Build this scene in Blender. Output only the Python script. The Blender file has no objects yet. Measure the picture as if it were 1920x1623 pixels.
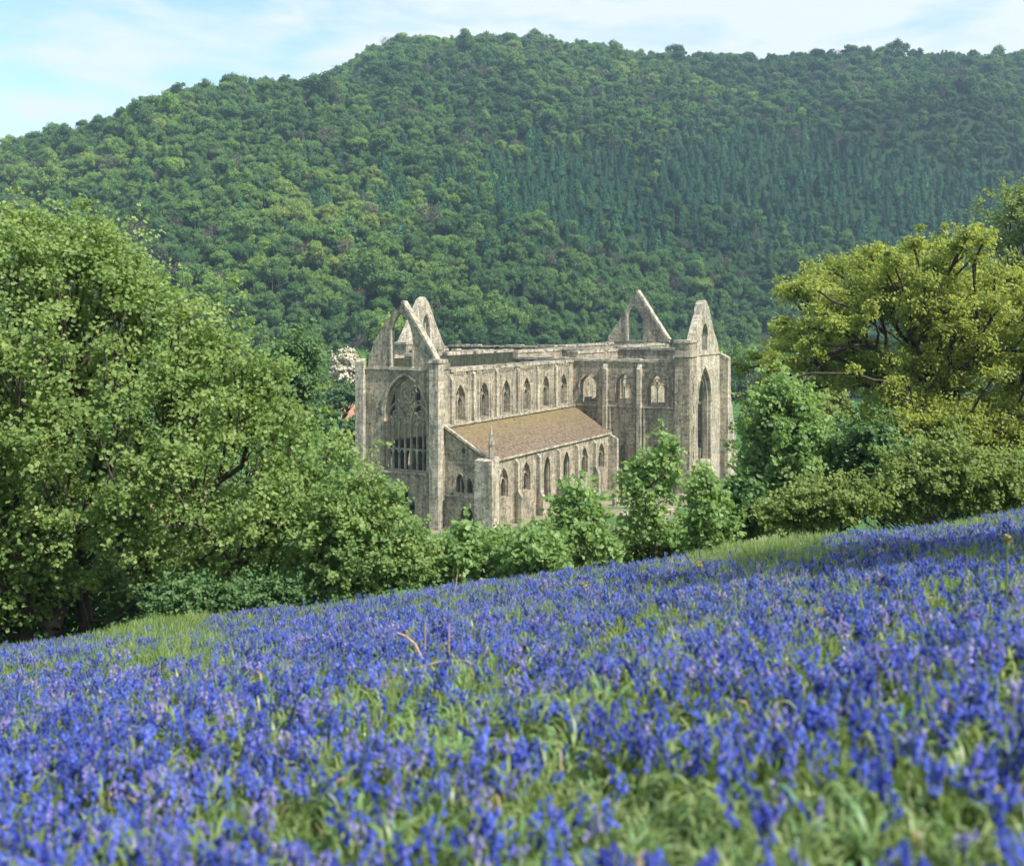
import bpy, math, random
import numpy as np
from mathutils import Vector, Matrix, noise as mnoise
from mathutils.geometry import tessellate_polygon

random.seed(7)
RNG = np.random.default_rng(11)
sc = bpy.context.scene
C = bpy.context.scene.collection
R = math.radians

# ------------------------------------------------------------------ camera, sky, sun
F = 2046.0                      # focal length in photo pixels
CH = 24.7                       # eye height above the valley floor
cam_d = bpy.data.cameras.new('camera')
cam = bpy.data.objects.new('camera', cam_d); C.objects.link(cam)
cam.location = (0, 0, CH); cam.rotation_euler = (R(90), 0, 0)
cam_d.sensor_width = 36.0; cam_d.lens = F / 1920 * 36
cam_d.shift_y = -(811.5 - 602) / 1920
cam_d.clip_start = 0.1; cam_d.clip_end = 5000
cam_d.dof.use_dof = True; cam_d.dof.focus_distance = 60.0; cam_d.dof.aperture_fstop = 1.7
sc.camera = cam

SUN_AZ = R(-36)      # direction towards the sun, in the ground plane
SUN_EL = R(47)
w = bpy.data.worlds.new('World'); sc.world = w; w.use_nodes = True
nt = w.node_tree; nt.nodes.clear()
def N(nt, t, **kw):
    n = nt.nodes.new(t)
    for k, v in kw.items(): setattr(n, k, v)
    return n
L = lambda nt, a, b: nt.links.new(a, b)
sky = N(nt, 'ShaderNodeTexSky', sky_type='NISHITA', sun_disc=False)
sky.sun_elevation = SUN_EL
sky.sun_rotation = math.pi/2 - SUN_AZ
sky.air_density = 1.0; sky.dust_density = 0.6; sky.ozone_density = 1.5
tc = N(nt, 'ShaderNodeTexCoord')
mp = N(nt, 'ShaderNodeMapping'); mp.inputs['Scale'].default_value = (2.6, 1.6, 9.0)
mp.inputs['Rotation'].default_value = (0.0, R(7), 0.0)
nz = N(nt, 'ShaderNodeTexNoise'); nz.inputs['Scale'].default_value = 3.0; nz.inputs['Detail'].default_value = 7; nz.inputs['Roughness'].default_value = 0.52; nz.inputs['Distortion'].default_value = 0.35
L(nt, tc.outputs['Generated'], mp.inputs['Vector']); L(nt, mp.outputs[0], nz.inputs['Vector'])
sep = N(nt, 'ShaderNodeSeparateXYZ'); L(nt, tc.outputs['Generated'], sep.inputs[0])
ma = N(nt, 'ShaderNodeMath', operation='MULTIPLY_ADD'); ma.inputs[1].default_value = 0.26; L(nt, sep.outputs['X'], ma.inputs[0]); L(nt, nz.outputs['Fac'], ma.inputs[2])
rp = N(nt, 'ShaderNodeValToRGB'); rp.color_ramp.elements[0].position = 0.35; rp.color_ramp.elements[1].position = 0.55
rp.color_ramp.elements[0].color = (0.13, 0.13, 0.13, 1); rp.color_ramp.elements[1].color = (0.88, 0.88, 0.88, 1)
L(nt, ma.outputs[0], rp.inputs[0])
mx = N(nt, 'ShaderNodeMix', data_type='RGBA'); L(nt, rp.outputs[0], mx.inputs[0])
skt = N(nt, 'ShaderNodeMix', data_type='RGBA', blend_type='MULTIPLY'); skt.inputs[0].default_value = 1.0; skt.inputs[7].default_value = (.95, 1.06, 1.06, 1)
L(nt, sky.outputs[0], skt.inputs[6]); L(nt, skt.outputs[2], mx.inputs[6]); mx.inputs[7].default_value = (4.05, 4.25, 4.3, 1)
bg = N(nt, 'ShaderNodeBackground'); bg.inputs['Strength'].default_value = 0.14
L(nt, mx.outputs[2], bg.inputs[0])
ow = N(nt, 'ShaderNodeOutputWorld'); L(nt, bg.outputs[0], ow.inputs[0])

sl = bpy.data.lights.new('sun', 'SUN'); sun = bpy.data.objects.new('sun', sl); C.objects.link(sun)
sl.energy = 4.4; sl.angle = R(0.55); sl.color = (1.0, 0.975, 0.93)
sd = Vector((math.cos(SUN_AZ)*math.cos(SUN_EL), math.sin(SUN_AZ)*math.cos(SUN_EL), math.sin(SUN_EL)))
sun.rotation_euler = sd.to_track_quat('Z', 'Y').to_euler(); sun.location = (40, -20, 90)

sc.view_settings.view_transform = 'Standard'; sc.view_settings.look = 'None'
sc.view_settings.exposure = 0.84; sc.view_settings.gamma = 1.0
sc.render.engine = 'CYCLES'
cy = sc.cycles
cy.max_bounces = 4; cy.diffuse_bounces = 3; cy.glossy_bounces = 1; cy.transmission_bounces = 3; cy.transparent_max_bounces = 4; cy.volume_bounces = 0
cy.caustics_reflective = False; cy.caustics_refractive = False
cy.use_adaptive_sampling = True; cy.adaptive_threshold = 0.02
cy.use_denoising = True

# ------------------------------------------------------------------ helpers
def tag(o, label=None, cat=None, group=None, kind=None):
    if label: o['label'] = label
    if cat: o['category'] = cat
    if group: o['group'] = group
    if kind: o['kind'] = kind
    return o

def empty(name, loc=(0, 0, 0), rz=0.0):
    o = bpy.data.objects.new(name, None); C.objects.link(o)
    o.location = loc; o.rotation_euler = (0, 0, rz); o.empty_display_size = 0.3
    return o

class MB:
    """collects polygons; build() links them as one mesh object"""
    def __init__(s): s.v = []; s.f = []; s.m = []; s.n = 0; s.t = []; s.sm = []
    def add(s, V, Fs, mat=0, tint=None, smooth=False):
        V = np.asarray(V, dtype=np.float64).reshape(-1, 3)
        s.v.append(V)
        if isinstance(Fs, np.ndarray):
            s.f.append(Fs + s.n); nf = len(Fs)
        else:
            by = {}
            for f in Fs: by.setdefault(len(f), []).append(f)
            nf = 0
            for k, fl in by.items():
                s.f.append(np.array(fl) + s.n); nf += len(fl)
                s.m.append(np.full(len(fl), mat)); s.sm.append(np.full(len(fl), smooth))
            s.t.append(np.full(len(V), 0.5) if tint is None else np.broadcast_to(tint, (len(V),)))
            s.n += len(V); return s
        s.m.append(np.full(nf, mat)); s.sm.append(np.full(nf, smooth))
        s.t.append(np.full(len(V), 0.5) if tint is None else np.broadcast_to(tint, (len(V),)))
        s.n += len(V); return s
    def box(s, x0, x1, y0, y1, z0, z1, mat=0):
        V = [(x0,y0,z0),(x1,y0,z0),(x1,y1,z0),(x0,y1,z0),(x0,y0,z1),(x1,y0,z1),(x1,y1,z1),(x0,y1,z1)]
        return s.add(V, [(0,3,2,1),(4,5,6,7),(0,1,5,4),(1,2,6,5),(2,3,7,6),(3,0,4,7)], mat)
    def mesh(s, name, mats):
        me = bpy.data.meshes.new(name)
        V = np.concatenate(s.v); me.vertices.add(len(V)); me.vertices.foreach_set('co', V.astype(np.float32).ravel())
        nl = sum(f.size for f in s.f); nf = sum(len(f) for f in s.f)
        me.loops.add(nl); me.polygons.add(nf)
        me.loops.foreach_set('vertex_index', np.concatenate([f.ravel() for f in s.f]).astype(np.int32))
        tot = np.concatenate([np.full(len(f), f.shape[1]) for f in s.f])
        st = np.concatenate([[0], np.cumsum(tot)[:-1]])
        me.polygons.foreach_set('loop_start', st.astype(np.int32))
        me.polygons.foreach_set('material_index', np.concatenate(s.m).astype(np.int32))
        me.polygons.foreach_set('use_smooth', np.concatenate(s.sm).astype(bool))
        a = me.attributes.new('tint', 'FLOAT', 'POINT'); a.data.foreach_set('value', np.concatenate(s.t).astype(np.float32))
        for m in (mats if isinstance(mats, (list, tuple)) else [mats]): me.materials.append(m)
        me.update(calc_edges=True); me.validate()
        return me
    def build(s, name, mats, parent=None):
        o = bpy.data.objects.new(name, s.mesh(name, mats)); C.objects.link(o)
        if parent is not None: o.parent = parent
        return o

def tube(mb, pts, rad, sides=6, mat=0):
    pts = [Vector(p) for p in pts]; V = []; Fs = []
    for i, p in enumerate(pts):
        d = (pts[min(i+1, len(pts)-1)] - pts[max(i-1, 0)]).normalized()
        a = d.cross(Vector((0.13, 0.21, 0.97)) if abs(d.z) < 0.9 else Vector((1, 0.1, 0))).normalized(); b = d.cross(a)
        for k in range(sides):
            t = 2*math.pi*k/sides
            V.append(p + (a*math.cos(t) + b*math.sin(t)) * rad[i])
    for i in range(len(pts)-1):
        for k in range(sides):
            k2 = (k+1) % sides
            Fs.append((i*sides+k, i*sides+k2, (i+1)*sides+k2, (i+1)*sides+k))
    mb.add([tuple(v) for v in V], Fs, mat, smooth=True)

def unit(v): return v / np.maximum(np.linalg.norm(v, axis=-1, keepdims=True), 1e-9)

LEAF = np.array([(0,0,0),(-.42,.30,.10),(-.34,.74,.07),(0,1,-.05),(.34,.74,.07),(.42,.30,.10)])
LEAF_F = np.array([(0,3,2,1),(0,5,4,3)])
LOBED = np.array([(0,0,0),(-.30,.02,.03),(-.52,.34,.08),(-.27,.42,.04),(-.42,.80,.05),(0,1.05,-.06),(.42,.80,.05),(.27,.42,.04),(.52,.34,.08),(.30,.02,.03)])
LOBED_F = [(0,5,4,3,2,1),(0,9,8,7,6,5)]
CLUST = np.array([(-.5,-.35,0),(.1,-.55,.12),(.55,-.1,-.08),(.3,.5,.1),(-.3,.45,-.1)])
def leaves(mb, P, Nn, size, tint, templ='leaf', mat=0):
    """one small folded leaf at every point"""
    n = len(P)
    if n == 0: return
    T, TF = {'leaf': (LEAF, LEAF_F), 'lobed': (LOBED, np.array(LOBED_F)), 'clust': (CLUST, np.array([(0,1,2,3,4)]))}[templ]
    Nn = unit(Nn); r = RNG.normal(size=(n, 3)); X = unit(np.cross(Nn, r)); Y = np.cross(Nn, X)
    size = np.broadcast_to(size, (n,))
    V = (P[:, None, :] + (T[None, :, 0:1]*X[:, None, :] + T[None, :, 1:2]*Y[:, None, :] + T[None, :, 2:3]*Nn[:, None, :]) * size[:, None, None])
    k = len(T); Fs = (TF[None] + (np.arange(n)*k)[:, None, None]).reshape(-1, TF.shape[1])
    mb.add(V.reshape(-1, 3), Fs, mat, np.repeat(np.broadcast_to(tint, (n,)), k))

# ------------------------------------------------------------------ terrain
def sstep(a, b, x):
    t = np.clip((x-a)/(b-a), 0, 1); return t*t*(3-2*t)
H1P = np.array([(-900,640),(-200,470),(200,330),(400,245),(520,195),(600,150),(650,118),(700,88),(745,68),(800,72),(860,72),(950,70),(1000,70),(1080,80),(1150,84),(1200,95),(1300,100),(1400,103),(1500,95),(1600,92),(1700,92),(1920,96),(2300,110),(3000,150)], float)
H2P = np.array([(-900,560),(-200,340),(0,268),(60,252),(110,242),(170,232),(215,212),(250,196),(320,172),(420,166),(520,166),(620,160),(740,185),(860,235),(1000,300),(1200,400),(1500,560),(2300,640)], float)
HILL_H = {}
def hill(X, Y):
    Ys = np.maximum(Y, 60.0); px = 960 + F*X/Ys
    yb = np.interp(px, [-300, 300, 900, 1400, 2200], [300, 315, 335, 450, 500])
    def one(prof, D):
        py = np.interp(px, prof[:, 0], prof[:, 1])
        top = CH + (602-py)*D/F - 12.0
        t = np.clip((Y-yb)/(D-yb), 0, 1.6)
        s = np.where(t < 1, 1-(1-t)**1.35, 1-0.10*(t-1))
        return np.maximum(top, 0)*s, np.maximum(top, 0)
    h1, e1 = one(H1P, 800.0); h2, e2 = one(H2P, 590.0); env = np.maximum(e1, e2)
    h = np.maximum(h1, h2) + 3.0*np.exp(-((h1-h2)/10.0)**2)
    fold = (np.sin(X*0.021+Y*0.009)*5 + np.sin(X*0.013-Y*0.017+1.3)*6 + np.sin(X*0.043+Y*0.031+.4)*2.5)
    fade = sstep(0, 60, h)*np.where(Y > 560, np.clip(1-(Y-560)/200, 0, 1), 1)
    # a rounded spur on the right under the ridge
    spur = 17*np.exp(-((px-1730-(Y-640)*1.2)/170)**2 - ((Y-655)/36)**2)
    return h + fold*fade*0.9*np.clip((env-h)/26, 0, 1) + spur
def bank(X, Y):
    """the bluebell hillside the camera stands on"""
    e = np.maximum(Y-19.5-0.03*X, 0); e = np.where(e < 5, 0.038*e*e, 0.95+0.38*(e-5))
    z = CH - 1.30 + 0.13*X - 0.185*Y - e
    z = z + 0.05*np.sin(X*0.9+Y*0.5)*np.cos(Y*0.7-X*0.3) + 0.03*np.sin(X*2.3-Y*1.9)
    return z
def ground_z(X, Y):
    X = np.asarray(X, float); Y = np.asarray(Y, float)
    b = bank(X, Y); k = 1.2
    b = np.where(Y > 150, -50, b)
    v = np.logaddexp(b/k, 0)*k
    v = np.where(b > 12, b, v)
    return np.maximum(v, 0) + np.where(Y > 250, hill(X, Y), 0)
def gz(x, y): return float(ground_z(x, y))
def at(px, py, Y):  # a point of the place from its bearing and distance
    return Vector(((px-960)/F*Y, Y, CH - (py-602)/F*Y))

# ------------------------------------------------------------------ materials
def newmat(name):
    m = bpy.data.materials.new(name); m.use_nodes = True; m.node_tree.nodes.clear(); return m, m.node_tree
def ramp(nt, fac, stops, interp='LINEAR'):
    r = N(nt, 'ShaderNodeValToRGB'); cr = r.color_ramp; cr.interpolation = interp
    while len(cr.elements) < len(stops): cr.elements.new(0.5)
    for e, (p, c) in zip(cr.elements, stops): e.position = p; e.color = (*c, 1)
    if fac is not None: L(nt, fac, r.inputs[0])
    return r.outputs[0]
def noise(nt, vec, scale, detail=4, rough=0.55, dist=0.0):
    n = N(nt, 'ShaderNodeTexNoise'); n.inputs['Scale'].default_value = scale; n.inputs['Detail'].default_value = detail
    n.inputs['Roughness'].default_value = rough; n.inputs['Distortion'].default_value = dist
    if vec is not None: L(nt, vec, n.inputs['Vector'])
    return n.outputs['Fac']
def mixc(nt, fac, a, b, mode='MIX'):
    m = N(nt, 'ShaderNodeMix', data_type='RGBA', blend_type=mode)
    for i, v in ((0, fac), (6, a), (7, b)):
        if isinstance(v, (int, float)): m.inputs[i].default_value = v
        elif isinstance(v, tuple): m.inputs[i].default_value = (*v, 1)
        else: L(nt, v, m.inputs[i])
    return m.outputs[2]
def math_(nt, op, a, b=0.0):
    m = N(nt, 'ShaderNodeMath', operation=op)
    for i, v in enumerate((a, b)):
        if isinstance(v, (int, float)): m.inputs[i].default_value = v
        else: L(nt, v, m.inputs[i])
    return m.outputs[0]
def attr(nt, name, typ='GEOMETRY'):
    a = N(nt, 'ShaderNodeAttribute', attribute_name=name, attribute_type=typ); return a.outputs['Fac']
def finish(m, col, rough=0.85, spec=0.25, transl=0.0, bump=None, tcol=None):
    nt = m.node_tree
    p = N(nt, 'ShaderNodeBsdfPrincipled'); p.inputs['Roughness'].default_value = rough; p.inputs['Specular IOR Level'].default_value = spec
    if isinstance(col, tuple): p.inputs['Base Color'].default_value = (*col, 1)
    else: L(nt, col, p.inputs['Base Color'])
    if bump is not None:
        b = N(nt, 'ShaderNodeBump'); b.inputs['Strength'].default_value = bump[1]; b.inputs['Distance'].default_value = bump[2]
        L(nt, bump[0], b.inputs['Height']); L(nt, b.outputs[0], p.inputs['Normal'])
    o = N(nt, 'ShaderNodeOutputMaterial')
    if transl > 0:
        t = N(nt, 'ShaderNodeBsdfTranslucent')
        c = tcol if tcol is not None else col
        if isinstance(c, tuple): t.inputs['Color'].default_value = (*c, 1)
        else: L(nt, c, t.inputs['Color'])
        x = N(nt, 'ShaderNodeMixShader'); x.inputs[0].default_value = transl
        L(nt, p.outputs[0], x.inputs[1]); L(nt, t.outputs[0], x.inputs[2]); L(nt, x.outputs[0], o.inputs[0])
    else: L(nt, p.outputs[0], o.inputs[0])
    return m

def leaf_mat(name, c0, c1, c2, transl=0.35, inst=None, rough=0.5, spec=0.35):
    m, nt = newmat(name)
    c = ramp(nt, attr(nt, 'tint'), [(0.0, c0), (0.55, c1), (1.0, c2)] if 'blade' not in name else [(0.0, c0), (0.5, c1), (.93, c2), (.97, (.42,.33,.18))])
    if inst: 
        c = mixc(nt, 1.0, c, ramp(nt, attr(nt, 'ttint', 'INSTANCER'), inst), 'MULTIPLY')
    g = N(nt, 'ShaderNodeMix', data_type='RGBA', blend_type='MULTIPLY'); g.inputs[0].default_value = 1
    L(nt, c, g.inputs[6]); g.inputs[7].default_value = (1.25, 1.22, 0.70, 1)
    return finish(m, c, rough, spec, transl, tcol=g.outputs[2])

M = {}
M['left'] = leaf_mat('leaf_spring_green', (.14,.225,.070), (.25,.355,.105), (.42,.50,.19), .54)
M['shrub'] = leaf_mat('leaf_shrub', (.13,.215,.070), (.22,.33,.10), (.36,.45,.17), .54)
M['syc'] = leaf_mat('leaf_sycamore', (.15,.26,.09), (.26,.39,.14), (.42,.53,.23), .55)
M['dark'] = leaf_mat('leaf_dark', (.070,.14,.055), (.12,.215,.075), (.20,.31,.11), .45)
M['oak'] = leaf_mat('leaf_oak', (.21,.27,.060), (.335,.39,.095), (.50,.53,.17), .56)
M['olive'] = leaf_mat('leaf_olive', (.15,.215,.065), (.24,.31,.09), (.37,.42,.15), .54)
M['blossom'] = leaf_mat('blossom', (.30,.28,.20), (.62,.56,.42), (.80,.74,.60), .2)
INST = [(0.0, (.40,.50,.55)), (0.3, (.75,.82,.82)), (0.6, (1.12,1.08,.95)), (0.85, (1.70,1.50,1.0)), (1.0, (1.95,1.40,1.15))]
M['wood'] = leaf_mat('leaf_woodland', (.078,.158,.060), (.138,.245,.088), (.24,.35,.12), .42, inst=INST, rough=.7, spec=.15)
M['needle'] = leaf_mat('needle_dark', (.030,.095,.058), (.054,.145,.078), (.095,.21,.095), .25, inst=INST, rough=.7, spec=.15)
M['twig'] = leaf_mat('twig_grey', (.12,.11,.09), (.19,.17,.14), (.25,.22,.17), .1, rough=.8, spec=.1)

m, nt = newmat('bark'); g = N(nt, 'ShaderNodeNewGeometry')
M['bark'] = finish(m, ramp(nt, noise(nt, g.outputs['Position'], 6, 6), [(.3, (.035,.028,.022)), (.7, (.10,.085,.065))]), .9, .2)

def stone_mat(name, cream, grey, dark, k=1.0):
    m, nt = newmat(name); tc = N(nt, 'ShaderNodeTexCoord'); P = tc.outputs['Object']
    s = N(nt, 'ShaderNodeSeparateXYZ'); L(nt, P, s.inputs[0])
    cx = math_(nt, 'ADD', s.outputs['X'], s.outputs['Y'])
    cmb = N(nt, 'ShaderNodeCombineXYZ'); L(nt, cx, cmb.inputs[0]); L(nt, s.outputs['Z'], cmb.inputs[1])
    br = N(nt, 'ShaderNodeTexBrick'); L(nt, cmb.outputs[0], br.inputs['Vector']); br.inputs['Scale'].default_value = 1.0
    br.inputs['Brick Width'].default_value = 0.62; br.inputs['Row Height'].default_value = 0.27; br.inputs['Mortar Size'].default_value = 0.012; br.inputs['Mortar Smooth'].default_value = .6
    br.inputs['Color1'].default_value = (.72,.72,.72,1); br.inputs['Color2'].default_value = (1.22,1.18,1.12,1); br.inputs['Mortar'].default_value = (.75,.73,.7,1)
    base = ramp(nt, noise(nt, P, 0.35, 8, .7), [(.30, grey), (.52, cream), (.75, tuple(min(1, c*1.2) for c in cream))])
    warm = ramp(nt, noise(nt, P, 0.9, 5, .6), [(.56, (1,1,1)), (.72, (1.12,.86,.66))])
    base = mixc(nt, .8*k, base, warm, 'MULTIPLY')
    base = mixc(nt, .85, base, br.outputs['Color'], 'MULTIPLY')
    mp = N(nt, 'ShaderNodeMapping'); mp.inputs['Scale'].default_value = (1.3, 1.3, .16); L(nt, P, mp.inputs[0])
    st = ramp(nt, noise(nt, mp.outputs[0], 1.2, 6, .7), [(.40, (.40,.41,.39)), (.55, (1,1,1))])
    base = mixc(nt, .75, base, st, 'MULTIPLY')
    sp = ramp(nt, noise(nt, P, 2.6, 8, .85), [(.40, dark), (.52, (1,1,1)), (.66, (1.18,1.16,1.12))])
    base = mixc(nt, .8, base, sp, 'MULTIPLY')
    li = ramp(nt, noise(nt, P, 0.7, 5, .6, .5), [(.60, (0,0,0)), (.72, (1,1,1))])
    base = mixc(nt, math_(nt, 'MULTIPLY', li, .35), base, (.30,.28,.10))
    return finish(m, base, .92, .15, bump=(noise(nt, P, 3.0, 8, .8), .9, .18))
M['stone'] = stone_mat('stone', (.48,.42,.315), (.26,.24,.195), (.19,.19,.18))
M['ashlar'] = stone_mat('ashlar', (.58,.52,.41), (.33,.315,.26), (.30,.29,.27), .75)
M['shade_ivy'] = stone_mat('shade_ivy_stone', (.07,.08,.052), (.038,.052,.028), (.45,.46,.42))  # ivy-dark stone, with the shade on the inner walls put into its colour
M['tracery'] = stone_mat('tracery_stone', (.52,.46,.35), (.36,.34,.28), (.5,.5,.46), .5)

m, nt = newmat('roof_tile'); tc = N(nt, 'ShaderNodeTexCoord'); P = tc.outputs['Object']
s = N(nt, 'ShaderNodeSeparateXYZ'); L(nt, P, s.inputs[0])
cmb = N(nt, 'ShaderNodeCombineXYZ'); L(nt, s.outputs['X'], cmb.inputs[0]); L(nt, s.outputs['Y'], cmb.inputs[1])
br = N(nt, 'ShaderNodeTexBrick'); L(nt, cmb.outputs[0], br.inputs['Vector']); br.inputs['Scale'].default_value = 1
br.inputs['Brick Width'].default_value = .34; br.inputs['Row Height'].default_value = .26; br.inputs['Mortar Size'].default_value = .03
br.inputs['Color1'].default_value = (.115,.085,.058,1); br.inputs['Color2'].default_value = (.26,.20,.135,1); br.inputs['Mortar'].default_value = (.09,.06,.045,1)
b = mixc(nt, .85, br.outputs['Color'], ramp(nt, noise(nt, P, 3.5, 6, .8), [(.32, (.45,.42,.42)), (.5, (1,1,1)), (.68, (1.8,1.75,1.7))]), 'MULTIPLY')
mr = N(nt, 'ShaderNodeMapRange'); mr.inputs[1].default_value = 8.6; mr.inputs[2].default_value = 12.2; L(nt, s.outputs['Z'], mr.inputs[0])
mo = math_(nt, 'MULTIPLY', math_(nt, 'POWER', mr.outputs[0], 1.6), ramp(nt, noise(nt, P, .8, 6, .75), [(.36, (0,0,0)), (.58, (1,1,1))]))
b = mixc(nt, mo, b, ramp(nt, noise(nt, P, 5, 5, .7), [(.35, (.12,.10,.035)), (.65, (.27,.21,.07))]))
M['tile'] = finish(m, b, .92, .15, bump=(br.outputs['Fac'], .5, .05))
m, nt = newmat('red_tile'); g = N(nt, 'ShaderNodeTexCoord')
M['redtile'] = finish(m, ramp(nt, noise(nt, g.outputs['Object'], 2.5, 6, .7), [(.3, (.28,.12,.075)), (.7, (.48,.25,.16))]), .85)
m, nt = newmat('render_wall'); g = N(nt, 'ShaderNodeTexCoord')
M['render'] = finish(m, ramp(nt, noise(nt, g.outputs['Object'], 1.2, 6, .7), [(.3, (.42,.36,.31)), (.7, (.6,.53,.46))]), .9)
m, nt = newmat('glass_dark'); M['glass'] = finish(m, (.03,.035,.04), .15, .6)

m, nt = newmat('ground'); g = N(nt, 'ShaderNodeNewGeometry'); P = g.outputs['Position']
s = N(nt, 'ShaderNodeSeparateXYZ'); L(nt, P, s.inputs[0])
soil = ramp(nt, noise(nt, P, 3.0, 8, .7), [(.3, (.035,.045,.018)), (.55, (.06,.085,.025)), (.75, (.10,.10,.05))])
mead = ramp(nt, noise(nt, P, .06, 8, .65), [(.3, (.045,.11,.035)), (.6, (.07,.15,.045)), (.8, (.10,.17,.06))])
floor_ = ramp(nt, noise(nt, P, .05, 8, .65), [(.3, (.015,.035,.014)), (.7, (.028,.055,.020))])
pale = ramp(nt, noise(nt, P, .8, 8, .75), [(.3, (.13,.13,.065)), (.7, (.36,.31,.21))])
gn = ramp(nt, noise(nt, P, .07, 4, .6), [(.45, (0,0,0)), (.52, (1,1,1))])
y1 = ramp(nt, math_(nt, 'DIVIDE', s.outputs['Y'], 500.0), [(.11, (0,0,0)), (.14, (1,1,1))])
y3 = ramp(nt, math_(nt, 'DIVIDE', s.outputs['Y'], 500.0), [(.42, (1,1,1)), (.46, (0,0,0))])
xa = ramp(nt, math_(nt, 'DIVIDE', math_(nt, 'ABSOLUTE', math_(nt, 'SUBTRACT', s.outputs['X'], 6.0)), 100.0), [(.20, (1,1,1)), (.30, (0,0,0))])
y4 = ramp(nt, math_(nt, 'DIVIDE', s.outputs['Y'], 500.0), [(.20, (0,0,0)), (.23, (1,1,1))])
gn = math_(nt, 'MULTIPLY', math_(nt, 'MULTIPLY', gn, xa), y4)
col = mixc(nt, y1, soil, mixc(nt, math_(nt, 'MULTIPLY', gn, y3), mead, pale))
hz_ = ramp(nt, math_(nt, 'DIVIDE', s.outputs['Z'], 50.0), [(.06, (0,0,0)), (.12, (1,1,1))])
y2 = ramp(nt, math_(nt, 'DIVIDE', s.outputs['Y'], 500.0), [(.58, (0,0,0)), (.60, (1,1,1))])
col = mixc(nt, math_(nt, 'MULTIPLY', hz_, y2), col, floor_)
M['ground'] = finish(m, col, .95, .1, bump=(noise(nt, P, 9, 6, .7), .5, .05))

m, nt = newmat('bluebell_petal')
rr = N(nt, 'ShaderNodeObjectInfo').outputs['Random']
a_ = ramp(nt, rr, [(0, (.035,.052,.32)), (.4, (.068,.100,.48)), (.70, (.12,.18,.66)), (.90, (.18,.16,.50)), (1, (.34,.30,.54))])
b_ = mixc(nt, 1.0, a_, ramp(nt, attr(nt, 'tint'), [(0, (.70,.70,.80)), (.6, (1.05,1.05,1.02)), (1, (1.7,1.7,1.25))]), 'MULTIPLY')
M['petal'] = finish(m, b_, .45, .3, .30)
M['blade'] = leaf_mat('blade_green', (.11,.18,.05), (.21,.30,.09), (.42,.48,.22), .45, rough=.38, spec=.5)
M['grass'] = leaf_mat('grass_green', (.11,.19,.05), (.21,.31,.09), (.42,.46,.22), .45, rough=.5, spec=.35)
M['broad'] = leaf_mat('broad_leaf', (.08,.18,.06), (.15,.28,.11), (.27,.40,.19), .35, rough=.45)
m, nt = newmat('dead_stem'); g = N(nt, 'ShaderNodeNewGeometry')
M['dead'] = finish(m, ramp(nt, noise(nt, g.outputs['Position'], 18, 4), [(.3, (.26,.16,.10)), (.7, (.52,.38,.28))]), .8)
m, nt = newmat('seed_head'); M['seed'] = finish(m, (.30,.26,.08), .9)
m, nt = newmat('stalk'); M['stalk'] = finish(m, (.13,.19,.06), .6)

# ------------------------------------------------------------------ ground sheet
def ground():
    ys = np.unique(np.concatenate([np.linspace(-60, -2, 12), np.linspace(-2, 30, 90), np.linspace(30, 90, 50), np.linspace(90, 280, 40), np.linspace(280, 960, 150), np.linspace(960, 1500, 12)]))
    xs = np.unique(np.concatenate([np.linspace(-1250, -500, 24), np.linspace(-500, -24, 100), np.linspace(-24, 24, 110), np.linspace(24, 500, 100), np.linspace(500, 1250, 24)]))
    X, Y = np.meshgrid(xs, ys); Z = ground_z(X, Y)
    nx, ny = len(xs), len(ys); i = np.arange(nx*ny).reshape(ny, nx)
    Fs = np.stack([i[:-1, :-1], i[:-1, 1:], i[1:, 1:], i[1:, :-1]], -1).reshape(-1, 4)
    mb = MB(); mb.add(np.stack([X, Y, Z], -1).reshape(-1, 3), Fs, smooth=True)
    tag(mb.build('ground', M['ground']), kind='structure')
ground()

# ------------------------------------------------------------------ the abbey
AX = math.atan2(.888, .459)
O = Vector((-8.26, 130.0, 0))
abbey = empty('ruined_abbey', O, AX)
tag(abbey, 'roofless grey stone gothic abbey with pointed gables standing in the valley', 'abbey')

def arch_pts(cx, z0, zs, hw, rise, n=8):
    """closed outline of a pointed opening: sill z0, springing zs, half width hw, rise above the springing"""
    c = (rise*rise - hw*hw)/(2*hw); r = hw + c       # arc centres at cx -/+ c
    out = [(cx-hw, z0), (cx+hw, z0)]
    a1 = math.atan2(rise, c)
    for i in range(n+1):
        a = a1*i/n; out.append((cx - c + r*math.cos(a), zs + r*math.sin(a)))
    for i in range(n-1, -1, -1):
        a = a1*i/n; out.append((cx + c - r*math.cos(a), zs + r*math.sin(a)))
    return out
def arch_line(cx, zs, hw, rise, n=8): return arch_pts(cx, zs, zs, hw, rise, n)[2:]

def panel(mb, outline, holes, place, t0, t1, mat=0, splay=0.0):
    """a wall slab: a 2D outline with holes, extruded from t0 to t1; place(a, z, t) gives the point"""
    loops = [outline] + holes
    polys = [[Vector((a, b, 0)) for a, b in lp] for lp in loops]
    tris = tessellate_polygon(polys)
    flat = [p for lp in loops for p in lp]; n = len(flat)
    V = [place(a, b, t0) for a, b in flat]
    if splay:
        V2 = []
        for k, lp in enumerate(loops):
            if k == 0: V2 += [place(a, b, t1) for a, b in lp]
            else:
                ca = sum(p[0] for p in lp)/len(lp); cb = sum(p[1] for p in lp)/len(lp)
                V2 += [place(a + splay*(1 if a > ca else -1)*min(1, abs(a-ca)), b, t1) for a, b in lp]
    else: V2 = [place(a, b, t1) for a, b in flat]
    Fs = [tuple(t) for t in tris] + [tuple(n+i for i in reversed(t)) for t in tris]
    k = 0
    for lp in loops:
        m_ = len(lp)
        for i in range(m_):
            a, b = k+i, k+(i+1) % m_
            Fs.append((a, b, n+b, n+a))
        k += m_
    mb.add(V+V2, Fs, mat)

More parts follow.
